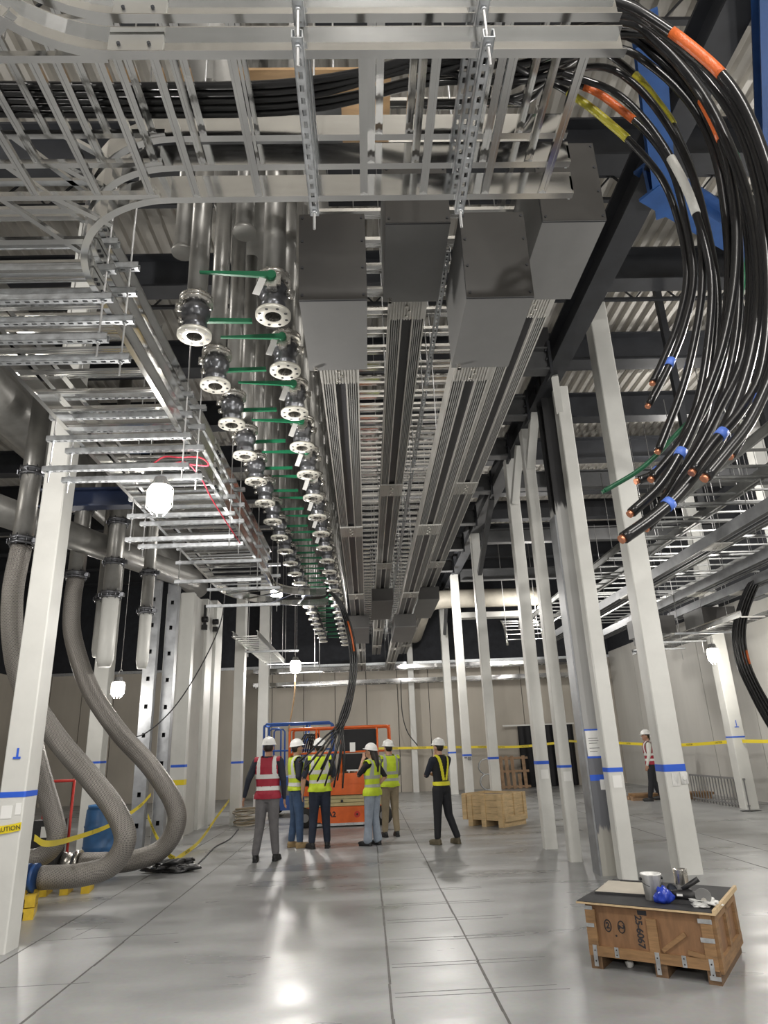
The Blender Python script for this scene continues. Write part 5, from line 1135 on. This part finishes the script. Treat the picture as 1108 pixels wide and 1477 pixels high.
def person(label, loc, rz, H=1.72, pose=None, cl=None, vest=None, head=(0, 0), hair='short', fem=False, hold=None, loose=1.2):
    s = H/1.75; P = dict(LE=(-.235,-.02,1.14), LW=(-.27,.06,.90), RE=(.235,-.02,1.14), RW=(.25,.06,.90), LK=(-.10,.02,.49), LA=(-.11,0,.09), RK=(.10,.02,.49), RA=(.11,0,.09), LT=0.12, RT=-0.12, lean=0.0)
    P.update(pose or {})
    sw = 0.165 if fem else 0.19; comps = []
    def C(name): mb = MB(); comps.append((name, mb)); return mb
    lw = P['lean']
    k = 0.97 if fem else 1.09
    loft(C('pelvis'), [((0,0,.82), .10*k, .08), ((0,0,.87), .155, .115), ((0,-.01,.95), .165*(1.02 if fem else 1), .118), ((0,0,1.03), .150*k, .105), ((lw*.1,0,1.07), .143*k, .10)])
    loft(C('chest'), [((0,0,1.02), .147*k, .10), ((lw*.2,0,1.12), .150*k, .105), ((lw*.5,.0,1.24), .165*k, .118), ((lw*.8,0,1.34), .182*k, .122), ((lw,-.005,1.41), .175*k, .105), ((lw,-.01,1.455), .125*k, .085), ((lw,-.01,1.485), .07, .07)])
    LS = (-sw+lw, -.01, 1.405); RS = (sw+lw, -.01, 1.405)
    capsule(C('neck'), (lw, -.01, 1.46), (lw, .01, 1.56), .056, .052)
    for a, S in (('L', LS), ('R', RS)):
        E, W = P[a+'E'], P[a+'W']
        mb = C('upper_arm'); capsule(mb, S, E, .060*k, .047*k); ellips(mb, (S[0]*.94, S[1], S[2]-.005), (.07*k, .068, .065))
        capsule(C('forearm'), E, W, .044*k, .030*k)
        d = (Vector(W)-Vector(E)).normalized(); side = Vector((0, 1, 0)) if abs(d.y) < .8 else Vector((1, 0, 0)); side = (side-d*side.dot(d)).normalized(); nn = d.cross(side)
        mb = C('hand'); pc = Vector(W)+d*.055
        R = Matrix((side, d, nn)).transposed(); ellips(mb, pc, (.040, .052, .018), R)
        for q, (o, ln) in enumerate(((-.030, .062), (-.010, .074), (.010, .070), (.028, .054))):
            b0 = pc+d*.038+side*o; m_ = b0+d*ln*.55+nn*.006; capsule(mb, b0, m_, .0095, .009, 8); capsule(mb, m_, m_+d*ln*.38+nn*.018, .009, .0075, 8)
        t0 = Vector(W)+d*.03-side*.03; capsule(mb, t0, t0+d*.05-side*.022, .0115, .0095, 8)
    for a, x in (('L', -.088), ('R', .088)):
        Kn, An = P[a+'K'], P[a+'A']
        mb = C('leg'); capsule(mb, (x, 0, .90), Kn, .088*loose, .062*loose); capsule(mb, Kn, (An[0], An[1], An[2]+.04), .062*loose, .050*loose)
        if loose > 1.25: capsule(mb, ((Kn[0]+An[0])/2, (Kn[1]+An[1])/2, (Kn[2]+An[2])/2), (An[0], An[1], An[2]+.02), .075, .085)
        t = P[a+'T']; f = Vector((math.sin(t)*-1, math.cos(t), 0)); z0 = An[2]-.09
        mb = C('shoe'); A0 = Vector((An[0], An[1], z0)); rt = Vector((f.y, -f.x, 0)); Rf = Matrix((rt, f, Vector((0,0,1)))).transposed()
        ellips(mb, A0+f*.07+Vector((0,0,.045)), (.046, .145, .046), Rf); ellips(mb, A0-f*.02+Vector((0,0,.055)), (.044, .06, .055), Rf); capsule(mb, A0+Vector((0,0,.06)), A0+Vector((0,0,.13)), .046, .05)
        mb.obox(A0+f*.055+Vector((0,0,.013)), (.078, .25, .026), Rf)
    hy, hp = head; Hc = Vector((lw, .015, 1.625)); Rh = Matrix.Rotation(hy, 3, 'Z') @ Matrix.Rotation(hp, 3, 'X')
    mb = C('head'); ellips(mb, Hc, (.077, .096, .105), Rh); ellips(mb, Hc+Rh @ Vector((0, .028, -.06)), (.056, .062, .060), Rh); capsule(mb, Hc+Rh @ Vector((0, .092, .012)), Hc+Rh @ Vector((0, .112, -.022)), .011, .015, 8)
    for x in (-1, 1): ellips(mb, Hc+Rh @ Vector((x*.078, -.005, -.015)), (.012, .024, .033), Rh, 10)
    ellips(mb, Hc+Rh @ Vector((0, .083, -.062)), (.024, .012, .009), Rh, 10)
    # one continuous body: voxel-union of the shapes above
    full = MB(); lab = []; vs_all = []; fs_all = []
    for nm, mb in comps:
        o = len(vs_all); vs_all += mb.v
        for q in mb.f: fs_all.append(tuple(o+i for i in q)); lab.append(nm)
    me = bpy.data.meshes.new('tmp'); me.from_pydata([tuple(c*s for c in v) for v in vs_all], [], fs_all); me.update()
    bm = bmesh.new(); bm.from_mesh(me); bmesh.ops.recalc_face_normals(bm, faces=bm.faces); bm.to_mesh(me); bm.free()
    tree = BVHTree.FromPolygons([tuple(c*s for c in v) for v in vs_all], fs_all)
    to = bpy.data.objects.new('tmp', me); COL.objects.link(to)
    md = to.modifiers.new('r', 'REMESH'); md.mode = 'VOXEL'; md.voxel_size = 0.0095; md.use_smooth_shade = True
    sm = to.modifiers.new('s', 'SMOOTH'); sm.factor = 0.5; sm.iterations = 3
    dg = bpy.context.evaluated_depsgraph_get(); body = bpy.data.meshes.new_from_object(to.evaluated_get(dg)); bpy.data.objects.remove(to); bpy.data.meshes.remove(me)
    body.name = 'person_body'; body.materials.clear()
    keys = []; mi = []
    lb = []
    for p in body.polygons:
        q = tree.find_nearest(p.center); n_ = lab[q[2]]; lb.append(n_)
        m_ = cl[{'pelvis': 'legs', 'leg': 'legs', 'chest': 'top', 'upper_arm': 'sleeve', 'forearm': 'forearm', 'hand': 'hand', 'neck': 'skin', 'head': 'skin', 'shoe': 'shoe'}[n_]] if n_ not in ('hand', 'neck', 'head') else cl.get('skin', 'skin')
        if n_ == 'forearm' and 'cuff' in cl and p.center.z < 0: m_ = cl['cuff']
        if m_ not in keys: keys.append(m_)
        mi.append(keys.index(m_))
    for k_ in keys: body.materials.append(MT[k_])
    body.polygons.foreach_set('material_index', mi); body.polygons.foreach_set('use_smooth', [True]*len(mi))
    e = thing('person', label, 'person', loc, (0, 0, rz)); part('body', body, None, e)
    co = [v.co.copy() for v in body.vertices]; no = [v.normal.copy() for v in body.vertices]
    def skin_shell(name, test, off, m, parent):
        used = {}; vs = []; fs = []
        for p, n_ in zip(body.polygons, lb):
            if not test(p.center/s, n_): continue
            q = []
            for i in p.vertices:
                if i not in used: used[i] = len(vs); vs.append(co[i]+no[i]*off)
                q.append(used[i])
            fs.append(tuple(q))
        if not fs: return None
        me = bpy.data.meshes.new(name); me.from_pydata([tuple(v) for v in vs], [], fs); me.materials.append(MT[m]); me.polygons.foreach_set('use_smooth', [True]*len(fs)); me.update()
        return obj(name, me, parent)
    if vest:
        hem = vest.get('hem', .90)
        if vest['kind'] == 'vest':
            T = lambda c, n_: n_ in ('chest', 'pelvis', 'leg') and c.z > hem and (c.z < 1.46 or abs(c.x) > .075) and not (c.y > .04 and abs(c.x-lw) < .05*(c.z-1.0) and c.z > 1.15) or (n_ == 'upper_arm' and c.z > 1.41 and abs(c.x) < .2)
            v = skin_shell('safety_vest', T, .024, vest['col'], e)
            b1, b2 = vest.get('bands', (1.16, 1.02)); wd = .030; sx = vest.get('sx', .115)
            st = lambda c, n_: T(c, n_) and (abs(c.z-b1) < wd or abs(c.z-b2) < wd or (c.z > b1 and abs(abs(c.x-lw*.8)-sx) < .026))
            skin_shell('reflective_band', st, .0275, vest.get('stripe', 'reflective'), v)
        else:
            T = lambda c, n_: n_ in ('chest', 'pelvis') and abs(c.z-1.0) < .035
            v = skin_shell('belt', T, .016, 'strap_yellow', e)
            skin_shell('harness_strap', lambda c, n_: n_ in ('chest', 'upper_arm') and c.z > 1.0 and abs(c.x) < .2 and abs(abs(c.x-lw*.7)-(.02+.20*(c.z-1.02))) < .026, .017, 'strap_yellow', e)
    # hard hat
    hc = Hc + Rh @ Vector((0, -.004, .045)); hat = MB(); n = 24
    prof = [(.128, .0), (.122, .008), (.118, .03), (.108, .06), (.088, .088), (.055, .106), (.02, .113), (0.001, .114)]
    vs = []
    for r, z in prof:
        for k_ in range(n): a = 2*PI*k_/n; vs.append(tuple((hc + Rh @ Vector((r*.90*math.cos(a), r*1.06*math.sin(a), z)))*s))
    hat.cs = True; hat._add(vs, [(i*n+k_, i*n+(k_+1) % n, (i+1)*n+(k_+1) % n, (i+1)*n+k_) for i in range(len(prof)-1) for k_ in range(n)])
    vs = []
    for r, z, ex in ((.118, .004, 0), (.134, -.002, .030), (.134, -.006, .030), (.116, -.002, 0)):
        for k_ in range(n): a = 2*PI*k_/n; vs.append(tuple((hc + Rh @ Vector((r*.90*math.cos(a), r*1.06*math.sin(a)+ex*max(0, math.sin(a))**2, z)))*s))
    hat._add(vs, [(i*n+k_, i*n+(k_+1) % n, ((i+1) % 4)*n+(k_+1) % n, ((i+1) % 4)*n+k_) for i in range(4) for k_ in range(n)])
    h_ = part('hard_hat', hat, 'hard_hat', e)
    rid = MB()
    rid.tube([tuple((hc + Rh @ Vector((0, .125*math.cos(a), .118*math.sin(a)-.002)))*s) for a in [PI*k_/12 for k_ in range(1, 12)]], .010*s, 8); part('ridge', rid, 'hard_hat', h_)
    # hair and face
    hm = MB(); ellips(hm, (Hc+Rh @ Vector((0, -.018, .012)))*s, (.082*s, .090*s, .098*s), Rh)
    hm.v = [v for v in hm.v]
    if hair == 'long':
        pts = [tuple((Hc+Rh @ Vector((0, -.055, .02)))*s), tuple((Hc+Vector((0, -.10, -.10)))*s), tuple((Hc+Vector((0.0, -.125, -.24)))*s), tuple((Hc+Vector((0, -.12, -.38)))*s)]
        hm.tube(spline(pts, 4), [.075*s]*5+[.065*s]*4+[.05*s]*3+[.03*s], 12)
    part('hair', hm, 'hair', e)
    for x in (-1, 1):
        part('eye', ellips(MB(), (Hc+Rh @ Vector((x*.032, .083, .008)))*s, (.013*s, .008*s, .008*s), Rh, 8), 'ink', e)
    part('mouth', ellips(MB(), (Hc+Rh @ Vector((0, .091, -.066)))*s, (.022*s, .005*s, .005*s), Rh, 8), 'red_ink', e)
    return e
base = dict(skin='skin')
def clothes(top, sleeve, forearm, legs, shoe, skin='skin'): return dict(top=top, sleeve=sleeve, forearm=forearm, hand=skin, legs=legs, shoe=shoe, skin=skin)
person('person in a red safety vest and grey trousers, seen from behind', (-1.61, 11.6, 0), -0.10, 1.79, dict(LE=(-.30,-.03,1.16), LW=(-.37,.02,.92), RE=(.25,-.03,1.14), RW=(.25,.05,.88), LK=(-.12,.02,.48), LA=(-.16,-.04,.09), RK=(.10,.02,.48), RA=(.13,.03,.09)), clothes('navy', 'navy', 'navy', 'trouser_grey', 'shoe_black', 'skin_dark'), dict(kind='vest', col='vest_red', hem=.88, bands=(1.20, 1.02)), head=(0, 0.05))
person('person in jeans and yellow vest turned right, holding a tablet', (-1.30, 13.0, 0), -1.15, 1.76, dict(LE=(-.24,-.02,1.15), LW=(-.18,.20,1.02), RE=(.24,-.04,1.15), RW=(.20,.20,1.00), LK=(-.09,.0,.48), LA=(-.09,-.05,.09), RK=(.10,.03,.48), RA=(.10,.04,.09)), clothes('navy', 'navy', 'navy', 'jeans', 'boot_tan'), dict(kind='vest', col='vest_yellow', hem=.92), head=(0.1, 0.12))
person('person in dark jeans and yellow vest behind the hanging cables, back turned', (-0.86, 12.75, 0), 0.06, 1.76, dict(LE=(-.28,-.02,1.14), LW=(-.30,.05,.89), RE=(.25,.02,1.14), RW=(.16,.18,1.02), LK=(-.11,.02,.48), LA=(-.14,0,.09), RK=(.10,.02,.48), RA=(.12,.02,.09), LT=0.5), clothes('navy', 'navy', 'skin', 'jeans_dark', 'shoe_black'), dict(kind='vest', col='vest_yellow', hem=.90, bands=(1.22, 1.06), stripe='reflective'), head=(0.1, 0.1))
person('long-haired person in a yellow vest and pale wide jeans, hand at the face', (0.06, 12.85, 0), 0.95, 1.64, dict(LE=(-.20,.16,1.22), LW=(-.06,.17,1.46), RE=(.30,-.10,1.17), RW=(.19,.02,1.00), LK=(-.09,.04,.48), LA=(-.10,.06,.09), RK=(.09,.02,.48), RA=(.10,-.02,.09)), clothes('tee_black', 'tee_black', 'skin', 'jeans_light', 'shoe_black'), dict(kind='vest', col='vest_yellow', hem=.86, bands=(1.18, 1.02), stripe='reflective_grey'), head=(0.15, 0.15), hair='long', fem=True, loose=1.27)
person('person in khaki trousers and yellow vest, rightmost of those in vests', (0.40, 13.9, 0), 0.35, 1.70, dict(LE=(-.25,.03,1.15), LW=(-.20,.14,.96), RE=(.23,.05,1.15), RW=(.12,.18,1.0), LK=(-.10,.02,.48), LA=(-.12,.02,.09), RK=(.10,.02,.48), RA=(.12,0,.09)), clothes('tee_grey', 'tee_grey', 'tee_grey', 'khaki', 'shoe_black'), dict(kind='vest', col='vest_yellow', hem=.90, bands=(1.16, 1.03), stripe='reflective_grey'), head=(0.2, 0.1))
person('person in dark clothes with yellow harness straps standing alone, hand at chin', (1.26, 12.6, 0), 0.62, 1.68, dict(LE=(-.20,.16,1.15), LW=(-.03,.16,1.40), RE=(.20,.12,1.12), RW=(-.04,.20,1.16), LK=(-.10,.03,.48), LA=(-.12,.04,.09), RK=(.12,-.02,.48), RA=(.20,-.12,.09)), clothes('tee_black', 'navy', 'skin', 'trouser_black', 'boot_olive'), dict(kind='harness'), head=(0.1, 0.1))
person('person in a red vest and white shirt walking left at far right', (7.50, 18.9, 0), 1.25, 1.74, dict(LE=(-.23,.02,1.14), LW=(-.22,.10,.90), RE=(.23,-.05,1.14), RW=(.24,.02,.88), LK=(-.09,.06,.48), LA=(-.10,.14,.09), RK=(.10,-.02,.48), RA=(.11,-.14,.11)), clothes('shirt_white', 'shirt_white', 'shirt_white', 'trouser_black', 'shoe_black', 'skin_dark'), dict(kind='vest', col='vest_red', hem=.90), head=(0.1, 0))
person('person in dark work clothes half hidden behind the walking one', (8.1, 20.4, 0), 1.1, 1.66, dict(LA=(-.12,.08,.09), RA=(.12,-.06,.09)), clothes('navy', 'navy', 'navy', 'jeans_dark', 'shoe_black'), dict(kind='vest', col='vest_red', hem=.92))
tag(part('tablet', MB().obox((-1.05, 12.86, 1.02), (0.16, 0.22, 0.012), Matrix.Rotation(0.2, 3, 'X')), 'black', None), 'dark tablet held by the person in jeans', 'tablet')
